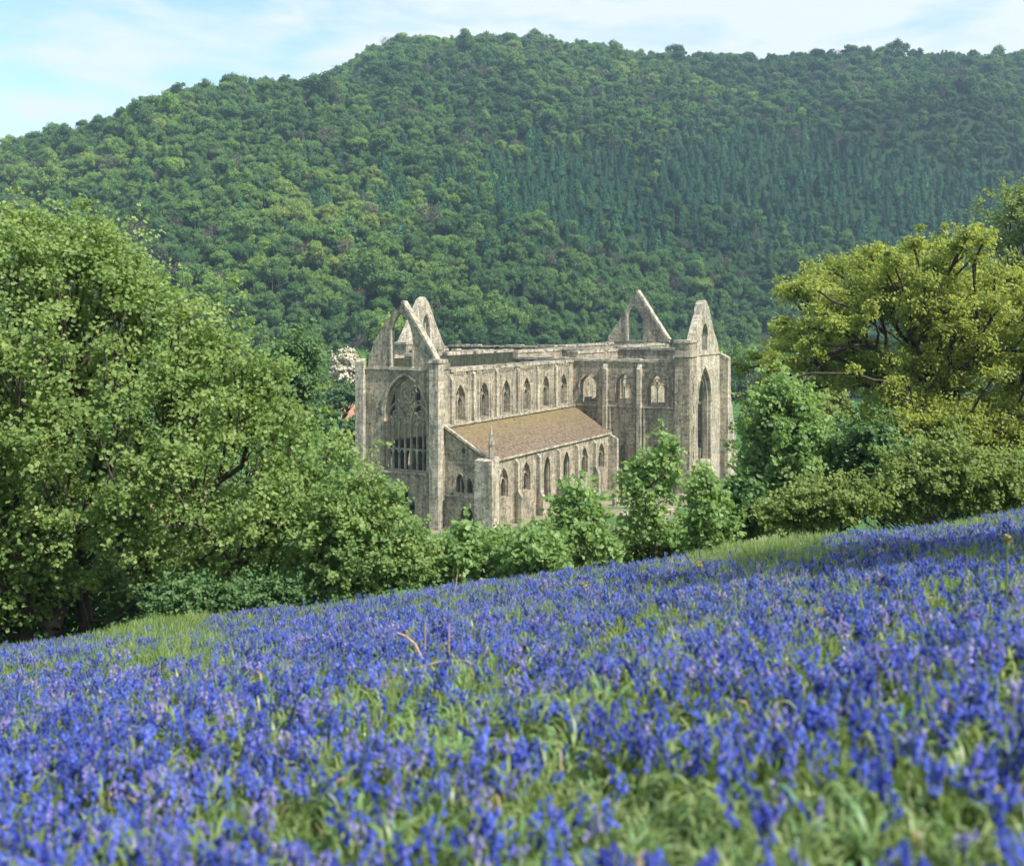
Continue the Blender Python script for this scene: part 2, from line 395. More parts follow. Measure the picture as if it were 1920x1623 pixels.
alongU = lambda n_sign: None
def pu(a, z, t): return (a, t, z)       # wall running east (u), thickness along n
def pn(a, z, t): return (t, a, z)       # wall running north (n), thickness along u

def ragged(a0, a1, z, amp, step=0.9, seed=0):
    rg = random.Random(seed); out = []; n = max(2, int(abs(a1-a0)/step))
    for i in range(n+1): out.append((a0+(a1-a0)*i/n, z + rg.uniform(-amp, amp)))
    return out
def top_wall(a0, a1, z0, z1, amp=.12, seed=1):
    return [(a0, z0), (a1, z0)] + ragged(a1, a0, z1, amp, .8, seed)

def bar(mb, pts, w, t0, t1, place, closed=False):
    """stone bar along a 2D polyline, square section w wide from t0 to t1"""
    P = [Vector(p) for p in pts]; n = len(P); V = []; Fs = []
    for i in range(n):
        if closed: d = P[(i+1) % n] - P[i-1]
        else: d = P[min(i+1, n-1)] - P[max(i-1, 0)]
        d.normalize(); q = Vector((-d.y, d.x))*w/2
        for s_, t in ((1, t0), (-1, t0), (-1, t1), (1, t1)):
            V.append(place(P[i].x+q.x*s_, P[i].y+q.y*s_, t))
    for i in range(n if closed else n-1):
        j = (i+1) % n
        for k in range(4):
            k2 = (k+1) % 4; Fs.append((i*4+k, i*4+k2, j*4+k2, j*4+k))
    if not closed: Fs += [(3,2,1,0), ((n-1)*4, (n-1)*4+1, (n-1)*4+2, (n-1)*4+3)]
    mb.add(V, Fs)

def two_light(place, cx, z0, zs, hw, rise, t0, t1, name='window_tracery', oculus=True, mull=True, deep=None):
    """frame moulding, mullion, two cusped heads and an eye in the top"""
    mb = MB()
    e = .05
    fr = arch_pts(cx, z0, zs, hw-.06, rise-.08, 7)
    bar(mb, fr, .12, t0+e, t1-e, place, True)
    if mull:
        bar(mb, [(cx, z0), (cx, zs+rise*.1)], .11, t0+.18, t1-.18, place)
        for s_ in (-1, 1):
            bar(mb, arch_line(cx+s_*hw/2, zs-rise*.12, hw/2-.04, rise*.42, 4), .085, t0+.17, t1-.17, place)
    if oculus:
        r = hw*.36; bar(mb, [(cx+r*math.cos(a), zs+rise*.45+r*math.sin(a)) for a in np.linspace(0, 2*math.pi, 11)[:-1]], .08, t0+.17, t1-.17, place, True)
    # outer hood mould and sill
    ho = arch_line(cx, zs, hw+.18, rise+.22, 7)
    out_t = (t0-.12, t0+.02) if t1 > t0 else (t0+.12, t0-.02)
    bar(mb, ho, .16, out_t[0], out_t[1], place)
    bar(mb, [(cx-hw-.3, z0-.12), (cx+hw+.3, z0-.12)], .2, out_t[0]-(.08 if t1 > t0 else -.08), out_t[1], place)
    return mb.build(name, M['tracery'], abbey)

def buttress(x0, x1, y0, y1, z0, z1, side, name='buttress', mat='ashlar', cap=.8, stages=1):
    """a pier with weathered (sloping) set-offs towards the open side: side = '-x', '-y'"""
    mb = MB(); zc = z0
    for st_ in range(stages):
        zt = z0 + (z1-z0)*(st_+1)/stages
        k = (stages-1-st_)*.35
        xa, ya = x0, y0
        if side == '-x': xa -= k
        if side == '-y': ya -= k
        V = [(xa,ya,zc),(x1,ya,zc),(x1,y1,zc),(xa,y1,zc),(xa,ya,zt-cap),(x1,ya,zt-cap),(x1,y1,zt),(xa,y1,zt)]
        if side == '-x':
            V = [(xa,ya,zc),(x1,ya,zc),(x1,y1,zc),(xa,y1,zc),(xa,ya,zt-cap),(x1,ya,zt),(x1,y1,zt),(xa,y1,zt-cap)]
        mb.add(V, [(0,3,2,1),(4,5,6,7),(0,1,5,4),(1,2,6,5),(2,3,7,6),(3,0,4,7)])
        zc = zt - .001 if stages > 1 else zt
    return mb.build(name, M[mat], abbey)

NW_ = 11.5
BAY = 6.06; C0 = 4.25
cents = [C0+BAY*k for k in range(6)]
# nave walls: arcade below, clerestory windows above
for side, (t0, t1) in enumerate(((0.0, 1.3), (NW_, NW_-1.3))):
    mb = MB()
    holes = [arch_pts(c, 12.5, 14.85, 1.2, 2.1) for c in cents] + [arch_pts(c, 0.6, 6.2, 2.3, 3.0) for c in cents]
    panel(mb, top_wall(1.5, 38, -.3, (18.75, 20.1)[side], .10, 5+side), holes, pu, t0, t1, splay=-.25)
    mb.build('nave_wall', M[('stone', 'shade_ivy')[side]], abbey)
    for c in cents:
        two_light(pu, c, 12.5, 14.85, 1.2, 2.1, t0+(.3 if side == 0 else -.3), t0+(.85 if side == 0 else -.85))
# parapet course and corbel table of the nave
mb = MB(); rg = random.Random(3); u = 1.6
while u < 37.9:
    l_ = rg.uniform(.7, 1.6); h_ = rg.uniform(.16, .36)
    if rg.random() < .93: mb.box(u, min(u+l_-.03, 38), -.22, 1.42, 18.55, 18.72+h_)
    u += l_
for side in (1,):
    for c in cents:
        for k in range(-5, 6):
            if rg.random() < .8: mb.box(c+k*.42-.09, c+k*.42+.09, -.20, 0.0, 18.2, 18.5)
mb.build('parapet', M['ashlar'], abbey)
mb = MB(); u = 1.6
while u < 37.9:
    l_ = rg.uniform(.7, 1.6); h_ = rg.uniform(.1, .4)
    if rg.random() < .9: mb.box(u, min(u+l_-.03, 38), NW_-1.4, NW_+.15, 19.95, 20.1+h_)
    u += l_
mb.build('parapet', M['ashlar'], abbey)
# clerestory pilasters
for k in range(6):
    u = C0 + BAY*(k+.5)
    if k < 5: buttress(u-.26, u+.26, -.34, 0, 11.9, 18.5, '-y', 'pilaster', 'ashlar', .35)
buttress(1.6, 2.2, -.35, 0, 11.9, 18.1, '-y', 'pilaster', 'ashlar', .5)
mb = MB()
for c in cents:   # blind jamb shafts either side of every window
    for s_ in (-1, 1):
        mb.box(c+s_*1.62-.09, c+s_*1.62+.09, -.13, 0, 12.2, 17.6)
mb.box(1.6, 37.9, -.28, 0, 11.95, 12.25)
mb.build('string_course', M['ashlar'], abbey)

# west front
mb = MB()
PO = lambda x, y, Y0=132.3: None
def front_pt(px, py):      # a point of the west front from its bearing
    r = (px-960)/F; a = (-8.26-r*130)/(.888+r*.459)
    Y = 130+.459*a; return (a, CH-(py-602)/F*Y)
out = [(-.1,-.3),(NW_+.6,-.3),(NW_+.6,18.9),(-.1,18.9)]
wh = arch_pts(5.35, 6.5, 13.4, 3.05, 4.7, 12)
door = arch_pts(5.4, -.2, 2.4, 1.5, 2.0)
panel(mb, out, [wh, [(a, max(z, -.15)) for a, z in door]], pn, 0, 1.5)
mb.build('west_front', M['stone'], abbey)
g_out = [front_pt(*p) for p in [(817,691),(815,672),(800,645),(785,618),(770,594),(762,580),(755,567),(751,571),(746,577),(741,583),(735,589),(728,597),(722,605),(716,614),(711,623),(705,634),(700,643),(697,655),(692,668),(689,691)]]
g_hole = [front_pt(*p) for p in [(773,687),(774,650),(773,630),(769,612),(764,600),(758,591),(752,587),(746,590),(741,597),(736,607),(733,620),(733,650),(733,687)]]
mb = MB(); panel(mb, g_out, [g_hole], pn, 0.02, .62); mb.build('west_gable', M['stone'], abbey)
mb = MB(); bar(mb, [front_pt(817,674), front_pt(800,643), front_pt(785,616), front_pt(770,591), front_pt(754,565)], .30, -.12, .95, pn)
mb.build('coping', M['ashlar'], abbey)
mb = MB(); mb.box(-.22, 0, -.1, NW_+.6, 18.75, 19.05); bar(mb, [front_pt(732,691), front_pt(732,618)], .2, -.05, .75, pn)
bar(mb, [front_pt(774,690), front_pt(774,655)], .2, -.05, .75, pn)
mb.build('string_course', M['ashlar'], abbey)
# tracery of the great west window: seven lights, sub-arches and a big eye
mb = MB(); cx, z0, zs, hw, rise = 5.35, 6.5, 13.4, 3.05, 4.7
bar(mb, arch_pts(cx, z0, zs, hw-.1, rise-.16, 12), .20, .45, 1.2, pn, True)
bar(mb, arch_line(cx, zs, hw+.2, rise+.28, 12), .22, -.14, .02, pn)
lw = 2*hw/7
for k in range(1, 7):
    ztop = 13.2 - (0 if k in (3, 4) else .3)
    bar(mb, [(cx-hw+lw*k, z0), (cx-hw+lw*k, ztop)], .13 if k not in (3, 4) else .17, .65, .95, pn)
for k in range(7):
    c_ = cx-hw+lw*(k+.5)
    for zz in (11.9,): bar(mb, arch_line(c_, zz, lw/2-.06, .62, 4), .12, .65, .95, pn)
    bar(mb, arch_line(c_, 8.6, lw/2-.06, .55, 4), .12, .65, .95, pn)
for s_ in (-1, 1):
    c_ = cx+s_*lw*2
    bar(mb, arch_line(c_, 12.6, lw*1.5-.05, 2.1, 7), .14, .62, .98, pn)
    for a_, b_, r_ in ((c_, 13.35, .42), (c_-.62, 12.6, .22), (c_+.62, 12.6, .22)):
        bar(mb, [(a_+r_*math.cos(t), b_+r_*math.sin(t)) for t in np.linspace(0, 2*math.pi, 10)[:-1]], .1, .65, .95, pn, True)
for r_ in (1.02, .45):
    bar(mb, [(cx+r_*math.cos(t), 15.75+r_*math.sin(t)) for t in np.linspace(0, 2*math.pi, 17)[:-1]], .12, .62, .98, pn, True)
for k in range(6):
    t = k*math.pi/3+.3; bar(mb, [(cx+.45*math.cos(t), 15.75+.45*math.sin(t)), (cx+1.0*math.cos(t), 15.75+1.0*math.sin(t))], .1, .68, .92, pn)
for s_ in (-1, 1):
    for a_, b_, r_ in ((.62, 13.9, .34), (1.5, 14.75, .3), (.2, 13.1, .25)):
        bar(mb, [(cx+s_*a_+r_*math.cos(t), b_+r_*math.sin(t)) for t in np.linspace(0, 2*math.pi, 10)[:-1]], .1, .65, .95, pn, True)
mb.build('window_tracery', M['tracery'], abbey)
mb = MB(); mb.box(-.25, .3, cx-hw-.3, cx+hw+.3, 6.2, 6.45); mb.build('window_sill', M['ashlar'], abbey)
# two arched recesses under the mullions are the nave arcade seen through; stair buttresses of the front
buttress(-1.2, 0, -.12, 1.15, -.3, 20.0, '-x', 'buttress', 'ashlar', .5, 1)
buttress(-.6, 0, NW_-.4, NW_+.75, -.3, 20.1, '-x', 'buttress', 'ashlar', .4, 1)
mb = MB(); mb.box(-1.3, .9, -.25, 1.25, 19.7, 20.15); mb.build('coping', M['ashlar'], abbey)
mb = MB(); mb.box(0.02, 1.45, -.2, 1.3, 18.9, 19.69); mb.build('west_front', M['stone'], abbey)

# south aisle
mb = MB()
asp = lambda n: 12.0 + n*(12.0-8.45)/6.0
out = [(-.001,-.3),(-.001,12.0),(-6.0,8.35),(-6.0,-.3)]
h1 = arch_pts(-2.2, 4.4, 5.7, .55, .95, 5); h2 = arch_pts(-3.55, 4.4, 5.5, .38, .7, 5)
h3 = [(-2.9,9.0),(-2.5,9.0),(-2.4,9.5),(-2.65,9.8),(-2.95,9.5)]; h4 = arch_pts(-3.1, .2, 1.8, .85, 1.0, 6)
panel(mb, out, [h1, h2, h3, h4], pn, .3, 1.4); mb.build('aisle_end_wall', M['stone'], abbey)
mb = MB(); bar(mb, [(-2.2,4.4),(-2.2,6.1)], .1, .5, .8, pn); bar(mb, arch_line(-2.2,5.7,.6,1.05,5), .14, .2, .32, pn)
bar(mb, arch_line(-3.55,5.5,.42,.78,5), .14, .2, .32, pn); mb.build('window_tracery', M['tracery'], abbey)
mb = MB(); mb.box(.18, .3, -5.9, 0, 3.9, 4.1); mb.build('string_course', M['ashlar'], abbey)
mb = MB()
holes = []; specs = []
for k, c in enumerate(cents):
    if k in (2, 3): z0, zs, hw, rise = 1.7, 5.3, .95, 1.9
    else: z0, zs, hw, rise = 3.5, 5.3, 1.15, 1.8
    specs.append((c, z0, zs, hw, rise)); holes.append(arch_pts(*specs[-1]))
panel(mb, top_wall(.8, 38, -.3, 8.2, .05, 9), holes, pu, -6.0, -4.9, splay=.0)
mb.build('aisle_wall', M['stone'], abbey)
for k, (c, z0, zs, hw, rise) in enumerate(specs):
    if k in (2, 3): two_light(pu, c, z0, zs, hw, rise, -5.8, -5.3, oculus=False, mull=False)
    else: two_light(pu, c, z0, zs, hw, rise, -5.75, -5.25)
mb = MB(); u = .9
while u < 37.8:
    l_ = rg.uniform(.8, 1.5)
    mb.box(u, min(u+l_-.02, 37.9), -6.32, -5.6, 8.12, 8.38+rg.uniform(0, .05)); u += l_
mb.build('eaves_cornice', M['ashlar'], abbey)
for k in range(1, 6):
    u = C0+BAY*(k-.5); buttress(u-.24, u+.24, -6.5, -6.0, -.3, 7.9, '-y', 'buttress', 'ashlar', .5, 1)
    buttress(u-.34, u+.34, -7.0, -6.5, -.3, 3.4+.7*(k%2), '-y', 'buttress', 'ashlar', .9, 1)
buttress(37.1, 37.95, -7.4, -6.0, -.3, 8.2, '-y', 'buttress', 'ashlar', .7)
buttress(-1.0, .79, -7.2, -4.9, -.3, 8.9, '-x', 'buttress', 'ashlar', .4)
mb = MB(); cxx, cyy = .1, -6.55     # pinnacle
for (z_, r_), (z2, r2) in zip([(8.8,.36),(10.3,.36),(10.31,.46),(10.55,.46),(10.56,.34),(12.2,.06)][:-1], [(8.8,.36),(10.3,.36),(10.31,.46),(10.55,.46),(10.56,.34),(12.2,.06)][1:]):
    ring = lambda z, r: [(cxx+r*math.cos(t), cyy+r*math.sin(t), z) for t in np.linspace(0, 2*math.pi, 9)[:-1]]
    mb.add(ring(z_, r_)+ring(z2, r2), [(i, (i+1) % 8, 8+(i+1) % 8, 8+i) for i in range(8)])
mb.add([(cxx+.12*math.cos(t), cyy+.12*math.sin(t), 12.2) for t in np.linspace(0, 2*math.pi, 7)[:-1]]+[(cxx,cyy,12.75),(cxx,cyy,12.05)], [(i,(i+1)%6,6) for i in range(6)]+[((i+1)%6,i,7) for i in range(6)])
mb.build('pinnacle', M['ashlar'], abbey)
# lean-to roof
mb = MB(); nu, nn = 60, 12; rg = random.Random(8)
V = []
for i in range(nu+1):
    for j in range(nn+1):
        u = .1+37.85*i/nu; n_ = -6.3*j/nn
        V.append((u, n_, 12.05 + n_*(12.05-8.42)/6.3 + rg.uniform(-.035, .035) - .10*math.sin(math.pi*i/nu)*math.sin(math.pi*j/nn) ))
Fs = [(i*(nn+1)+j, i*(nn+1)+j+1, (i+1)*(nn+1)+j+1, (i+1)*(nn+1)+j) for i in range(nu) for j in range(nn)]
mb.add(V, Fs, smooth=True)
mb.add([(v[0], v[1], v[2]-.22) for v in V], [tuple(reversed(f)) for f in Fs])
e0 = [(V[j][0], V[j][1], V[j][2]) for j in (0, nn)]; mb.add([e0[0], e0[1], (e0[1][0], e0[1][1], e0[1][2]-.22), (e0[0][0], e0[0][1], e0[0][2]-.22)], [(0,1,2,3)])
q = [V[i*(nn+1)+nn] for i in range(nu+1)]; mb.add(q+[(a,b,c-.22) for a,b,c in q], [(i,i+1,nu+2+i,nu+1+i) for i in range(nu)])
mb.build('aisle_roof', M['tile'], abbey)
mb = MB(); bar(mb, [(-.1, 12.2), (-6.1, 8.65)], .26, -.02, .45, pn); 
u = .6
while u < 37.8:
    l_ = rg.uniform(1.0, 2.2); mb.box(u, min(u+l_-.04, 37.9), -.48, 0, 12.02+rg.uniform(-.02,.03), 12.22+rg.uniform(0,.08)) ; u += l_
mb.build('roof_flashing', M['ashlar'], abbey)

# transepts, crossing, presbytery
def win_wall(name, place, a0, a1, z1, t0, t1, wins, lows=(), z0=-.3, amp=.14, seed=2, tr=True, mat='stone'):
    mb = MB(); holes = [arch_pts(*w_) for w_ in wins]+[arch_pts(*w_) for w_ in lows]
    panel(mb, top_wall(a0, a1, z0, z1, amp, seed), holes, place, t0, t1, splay=-.0)
    o = mb.build(name, M[mat], abbey)
    s_ = 1 if t1 > t0 else -1
    if tr:
        for w_ in wins: two_light(place, *w_, t0+.3*s_, t0+.8*s_)
    # cap stones
    mb = MB(); a = min(a0, a1); e = max(a0, a1); rgc = random.Random(seed*7)
    lo, hi = min(t0, t1)-.14, max(t0, t1)+.14
    while a < e-.1:
        l_ = min(rgc.uniform(.8, 1.8), e-a); h_ = rgc.uniform(.12, .34)
        if rgc.random() < .92:
            if place is pu: mb.box(a, a+l_-.03, lo, hi, z1-.16, z1+h_)
            else: mb.box(lo, hi, a, a+l_-.03, z1-.16, z1+h_)
        a += l_
    mb.build('parapet', M['ashlar'], abbey)
    return o
# south transept
win_wall('transept_wall', pn, -.0, -17.0, 18.9, 38.0, 39.3, [(-8.0,12.6,14.9,1.25,2.1), (-13.1,12.6,14.9,1.25,2.1)], [(-2.4,12.6,14.9,1.35,1.7), (-8.3,2.5,5.2,1.0,1.8), (-13.2,2.5,5.2,1.0,1.8), (-2.6,.2,5.2,1.8,2.6)], seed=12)
mb = MB(); bar(mb, arch_line(-2.4,14.9,1.5,1.85,7), .2, 37.85, 38.02, pn); mb.box(37.8, 38.0, -16.2, -.6, 12.1, 12.35)
for n_ in (-5.2, -10.55): mb.box(37.78, 38.0, n_-.9, n_-.62, -.3, 12.0)
mb.build('string_course', M['ashlar'], abbey)
buttress(37.3, 38, -5.6, -5.0, -.3, 18.5, '-x', 'buttress', 'ashlar', .8)
buttress(37.3, 38, -10.95, -10.35, -.3, 18.5, '-x', 'buttress', 'ashlar', .8)
# stair turret at the corner
mb = MB(); mb.box(37.2, 40.6, -18.4, -16.2, -.3, 21.6)
mb.build('stair_turret', M['stone'], abbey)
mb = MB(); mb.box(37.05, 40.75, -18.55, -16.05, 21.6, 22.0); mb.box(37.0, 40.8, -18.58, -16.0, 19.6, 19.85); mb.build('coping', M['ashlar'], abbey)
for z_ in (14.6, 11.5, 8.6, 4.9):
    mb = MB(); mb.box(38.85, 39.15, -18.42, -18.35, z_, z_+1.1); mb.build('slit_window', M['glass'], abbey)
# south front of the transept with the great window
mb = MB(); gw = arch_pts(47.6, 3.6, 12.4, 3.2, 5.3, 12)
panel(mb, [(40.6,-.3),(56.3,-.3),(56.3,19.75),(40.6,19.75)], [gw], pu, -17.3, -15.8); mb.build('transept_front', M['ashlar'], abbey)
mb = MB(); bar(mb, arch_line(47.6,12.4,3.4,5.6,12), .25, -17.45, -17.28, pu)
for r_, s_ in ((2.95, .2),): bar(mb, arch_pts(47.6, 3.6, 12.4, 3.0, 5.0, 12), .3, -16.9, -16.1, pu, True)
bar(mb, [(47.6, 3.6), (47.6, 5.6)], .2, -16.7, -16.3, pu); bar(mb, [(49.3,14.6),(49.0,15.4),(48.2,15.9)], .14, -16.7,-16.4, pu)
bar(mb, [(45.6,13.9),(46.2,14.6),(46.3,15.6)], .14, -16.7,-16.4, pu)
mb.build('window_tracery', M['tracery'], abbey)
mb = MB(); go = [(41.3,19.75),(55.9,19.75),(54.9,21.2),(53.0,23.0),(51.6,24.9),(50.3,26.7),(49.5,27.5),(48.5,27.9),(47.4,27.7),(46.4,27.2),(45.8,25.7),(44.6,24.5),(43.3,22.9),(42.1,21.3)]
panel(mb, go, [arch_pts(48.0, 20.3, 22.6, 1.35, 1.7)], pu, -17.2, -16.2); mb.build('transept_gable', M['ashlar'], abbey)
mb = MB(); mb.box(40.7, 56.4, -17.48, -17.3, 19.6, 19.85); bar(mb, arch_line(48.0,22.6,1.5,1.9,6), .2, -17.3, -17.18, pu); mb.build('string_course', M['ashlar'], abbey)
buttress(55.6, 57.2, -18.6, -17.31, -.3, 19.6, '-y', 'buttress', 'ashlar', .6)
buttress(40.7, 41.9, -18.1, -17.31, -.3, 19.2, '-y', 'buttress', 'ashlar', .6)
# broken chapel wall stepping down behind the transept
mb = MB()
panel(mb, [(57.2,-.3),(61.6,-.3),(61.6,4.2),(61.0,4.4),(60.9,6.4),(60.2,6.6),(60.0,8.6),(59.3,9.4),(59.0,11.0),(58.3,11.9),(58.0,13.0),(57.2,13.6)], [arch_pts(59.2,1.0,3.0,.5,1.0,4)], pu, -18.4, -17.0)
mb.build('chapel_wall', M['ashlar'], abbey)
win_wall('transept_wall', pn, -15.8, 0, 20.2, 56.0, 57.3, [(-1.9,12.0,14.6,1.5,2.4),(-6.6,11.5,14.6,1.9,2.8),(-12.4,11.5,14.6,1.9,2.8)], [(-3.3,.2,5.6,2.0,2.8),(-8.6,.2,5.6,2.0,2.8)], seed=22)
# crossing arches
for nm, pl, a0, a1, t0, t1, hw in (('crossing_arch', pn, 0, NW_, 38.0, 39.3, 4.4), ('crossing_arch', pn, 0, NW_, 56.0, 57.3, 4.4), ('crossing_arch', pu, 39.35, 55.95, 0.02, 1.4, 6.0), ('crossing_arch', pu, 39.35, 55.95, NW_-1.4, NW_-.02, 6.0)):
    zt = 19.0 if t0 == 38.0 else 19.9
    win_wall(nm, pl, a0, a1, zt, t0, t1, [], [((a0+a1)/2, .1, 10.0, hw, 7.4)], z0=-.3, seed=int(t0)+3, tr=False)
# north transept
win_wall('transept_wall', pn, NW_, 32.4, 20.0, 38.3, 39.5, [(17.5,13.2,15.6,1.1,1.8),(23.0,13.2,15.6,1.1,1.8),(28.4,13.2,15.6,1.1,1.8)], seed=31, mat='shade_ivy')
win_wall('transept_wall', pn, NW_, 32.4, 20.3, 56.0, 57.2, [(17.5,13.2,15.6,1.1,1.8),(23.0,13.2,15.6,1.1,1.8),(28.4,13.2,15.6,1.1,1.8)], seed=33, mat='shade_ivy')
mb = MB(); panel(mb, [(39.5,-.3),(56,-.3),(56,20.3),(39.5,20.3)], [arch_pts(47.8, 8, 13.0, 3.0, 4.8, 10)], pu, 32.5, 33.7); mb.build('transept_front', M['stone'], abbey)
mb = MB(); panel(mb, [(40.5,20.3),(55.0,20.3),(53.6,22.1),(52.0,24.4),(50.6,26.6),(49.4,28.2),(48.3,28.9),(47.2,28.5),(46.0,27.0),(44.4,24.9),(42.4,22.6)], [arch_pts(48.9, 20.9, 24.2, 1.15, 1.9)], pu, 32.6, 33.6)
mb.build('transept_gable', M['ashlar'], abbey)
mb = MB(); bar(mb, [(48.9,20.9),(48.9,24.4)], .18, 32.8, 33.2, pu); bar(mb, arch_line(48.9,24.2,1.05,1.75,6), .2, 32.7, 33.3, pu); mb.build('window_tracery', M['tracery'], abbey)
mb = MB(); mb.box(37.2, 40.2, 29.2, 32.4, -.3, 20.9); mb.build('stair_turret', M['stone'], abbey)
mb = MB(); mb.box(37.05, 40.35, 29.05, 32.5, 20.9, 21.3); mb.build('coping', M['ashlar'], abbey)
# presbytery and east gable
for t0, t1, sd_ in ((0.05, 1.35, 41), (NW_-.05, NW_-1.35, 42)):
    win_wall('presbytery_wall', pu, 57.3, 79.0, 20.45, t0, t1, [(61+5.6*k,13.2,15.6,1.1,1.8) for k in range(4)], [(61+5.6*k,.2,5.8,2.0,2.8) for k in range(4)], seed=sd_)
mb = MB(); panel(mb, [(-.4,-.3),(NW_+.4,-.3),(NW_+.4,20.6),(-.4,20.6)], [arch_pts(5.75, 4.5, 12.5, 3.7, 6.6, 12)], pn, 79.0, 80.4); mb.build('east_front', M['stone'], abbey)
mb = MB(); bar(mb, [(5.75,4.5),(5.75,16)], .35, 79.4, 80.0, pn); bar(mb, arch_line(5.75,12.5,3.4,6.1,12), .3, 79.4, 80.0, pn)
for s_ in (-1, 1): bar(mb, arch_line(5.75+s_*1.75,11.5,1.65,3.2,8), .22, 79.5, 79.9, pn)
bar(mb, [(5.75+1.5*math.cos(t), 16.2+1.5*math.sin(t)) for t in np.linspace(0, 2*math.pi, 17)[:-1]], .2, 79.5, 79.9, pn, True)
mb.build('window_tracery', M['tracery'], abbey)
def east_pt(px, py):
    r = (px-960)/F; X0, Y0 = O.x+.459*79.0, O.y+.888*79.0
    a = (X0-r*Y0)/(.888+r*.459); return (a, CH-(py-602)/F*(Y0+.459*a))
eo = [east_pt(*p) for p in [(1254,641),(1252,636),(1238,616),(1223,593),(1209,570),(1195,548),(1191,553),(1186,560),(1181,566),(1177,573),(1173,584),(1169,589),(1165,592),(1160,602),(1152,612),(1147,622),(1140,630),(1138,641)]]
eh = [east_pt(*p) for p in [(1177,637),(1177,592),(1181,582),(1186,575),(1190,572),(1196,580),(1202,592),(1205,602),(1205,637)]]
mb = MB(); panel(mb, eo, [eh], pn, 79.1, 79.8); mb.build('east_gable', M['stone'], abbey)
mb = MB(); bar(mb, [east_pt(1253,637), east_pt(1238,614), east_pt(1223,591), east_pt(1209,568), east_pt(1194,545)], .42, 78.9, 80.4, pn)
bar(mb, [east_pt(1175,640), east_pt(1175,585)], .45, 78.95, 80.3, pn); mb.build('coping', M['ashlar'], abbey)

# ------------------------------------------------------------------ ruined foundation walls and the red-roofed house
def rubble_wall(name, label, p0, p1, h, th, seed):
    rg = random.Random(seed); root = MB(); p0 = Vector(p0); p1 = Vector(p1); d = p1-p0; ln = d.length; d.normalize(); q = Vector((-d.y, d.x, 0))
    a = 0
    while a < ln:
        l_ = rg.uniform(.4, .95)
        for row in range(int(h/.35)):
            if row > 1 and rg.random() < .35: continue
            z0 = row*.34; c = p0 + d*(a+l_/2) + q*rg.uniform(-.1, .1); hw = l_/2*.96; ht = th/2*rg.uniform(.8, 1.1)
            V = []
            for zz in (z0, z0+.33):
                for sx, sy in ((-1,-1),(1,-1),(1,1),(-1,1)):
                    p = c + d*sx*hw*rg.uniform(.9, 1) + q*sy*ht*rg.uniform(.9, 1); V.append((p.x, p.y, gz(p.x, p.y)-.02+zz+rg.uniform(-.02, .02)))
            root.add(V, [(0,3,2,1),(4,5,6,7),(0,1,5,4),(1,2,6,5),(2,3,7,6),(3,0,4,7)])
        a += l_
    o = root.build(name, M['ashlar']); tag(o, label, 'low wall', 'low ruined walls beside the abbey'); return o
p = at(1150, 940, 146); q = at(1285, 935, 150)
rubble_wall('ruined_wall', 'low broken pale stone wall seen between saplings, farther from the hillside', (p.x,p.y,0), (q.x,q.y,0), 1.3, .9, 3)
p = at(1165, 958, 137); q = at(1262, 955, 140)
rubble_wall('ruined_wall', 'low broken pale stone wall seen between saplings, nearer to the hillside', (p.x,p.y,0), (q.x,q.y,0), .9, 1.0, 4)
p = at(925, 985, 119); q = at(1040, 965, 134)
rubble_wall('ruined_wall', 'low rubble wall along the foot of the roofed aisle', (p.x,p.y,0), (q.x,q.y,0), .8, .8, 5)

def house(name, label, cx, cy, rz, w_, d_, he, hr):
    r = empty(name, (cx, cy, gz(cx, cy)), rz); tag(r, label, 'house')
    mb = MB(); x, y = w_/2, d_/2
    mb.add([(-x,-y,-.3),(x,-y,-.3),(x,y,-.3),(-x,y,-.3),(-x,-y,he),(x,-y,he),(x,y,he),(-x,y,he),(-x,0,hr-.1),(x,0,hr-.1)],
           [(0,1,5,4),(2,3,7,6),(1,2,6,9,5),(3,0,4,8,7)]); mb.build('wall', M['render'], r)
    mb = MB(); e = .35; t = .18
    for s_ in (-1, 1):
        sl_ = (hr-he)/y; V = []
        for xx in (-x-e, x+e):
            V += [(xx, 0, hr), (xx, s_*(y+e), he-e*sl_), (xx, s_*(y+e), he-e*sl_-t), (xx, 0, hr-t)]
        mb.add(V, [(0,1,5,4),(1,2,6,5),(2,3,7,6),(0,3,2,1),(4,5,6,7)])
    rf = mb.build('roof', M['redtile'], r)
    mb = MB(); mb.box(x*.5-.4, x*.5+.4, -.35, .35, hr-.6, hr+1.1); mb.box(x*.5-.5, x*.5+.5, -.45, .45, hr+1.1, hr+1.25); mb.build('chimney', M['redtile'], rf)
    for k in (-1, 0, 1):
        for zz in (1.0, 3.6):
            if zz+1.3 < he:
                mb = MB(); mb.box(k*w_*.3-.5, k*w_*.3+.5, -y-.05, -y+.05, zz, zz+1.2); mb.build('window', M['glass'], r)
p = at(665, 760, 205)
house('cottage', 'small cottage with a red tiled roof behind the left buttress of the abbey', p.x+1.2, p.y+5, .2, 9, 7, 5.4, 8.7)
p = at(290, 985, 120)
house('cottage', 'pale pinkish cottage glimpsed through the branches of the big left tree', p.x, p.y, -.3, 14, 7, 3.6, 5.6)

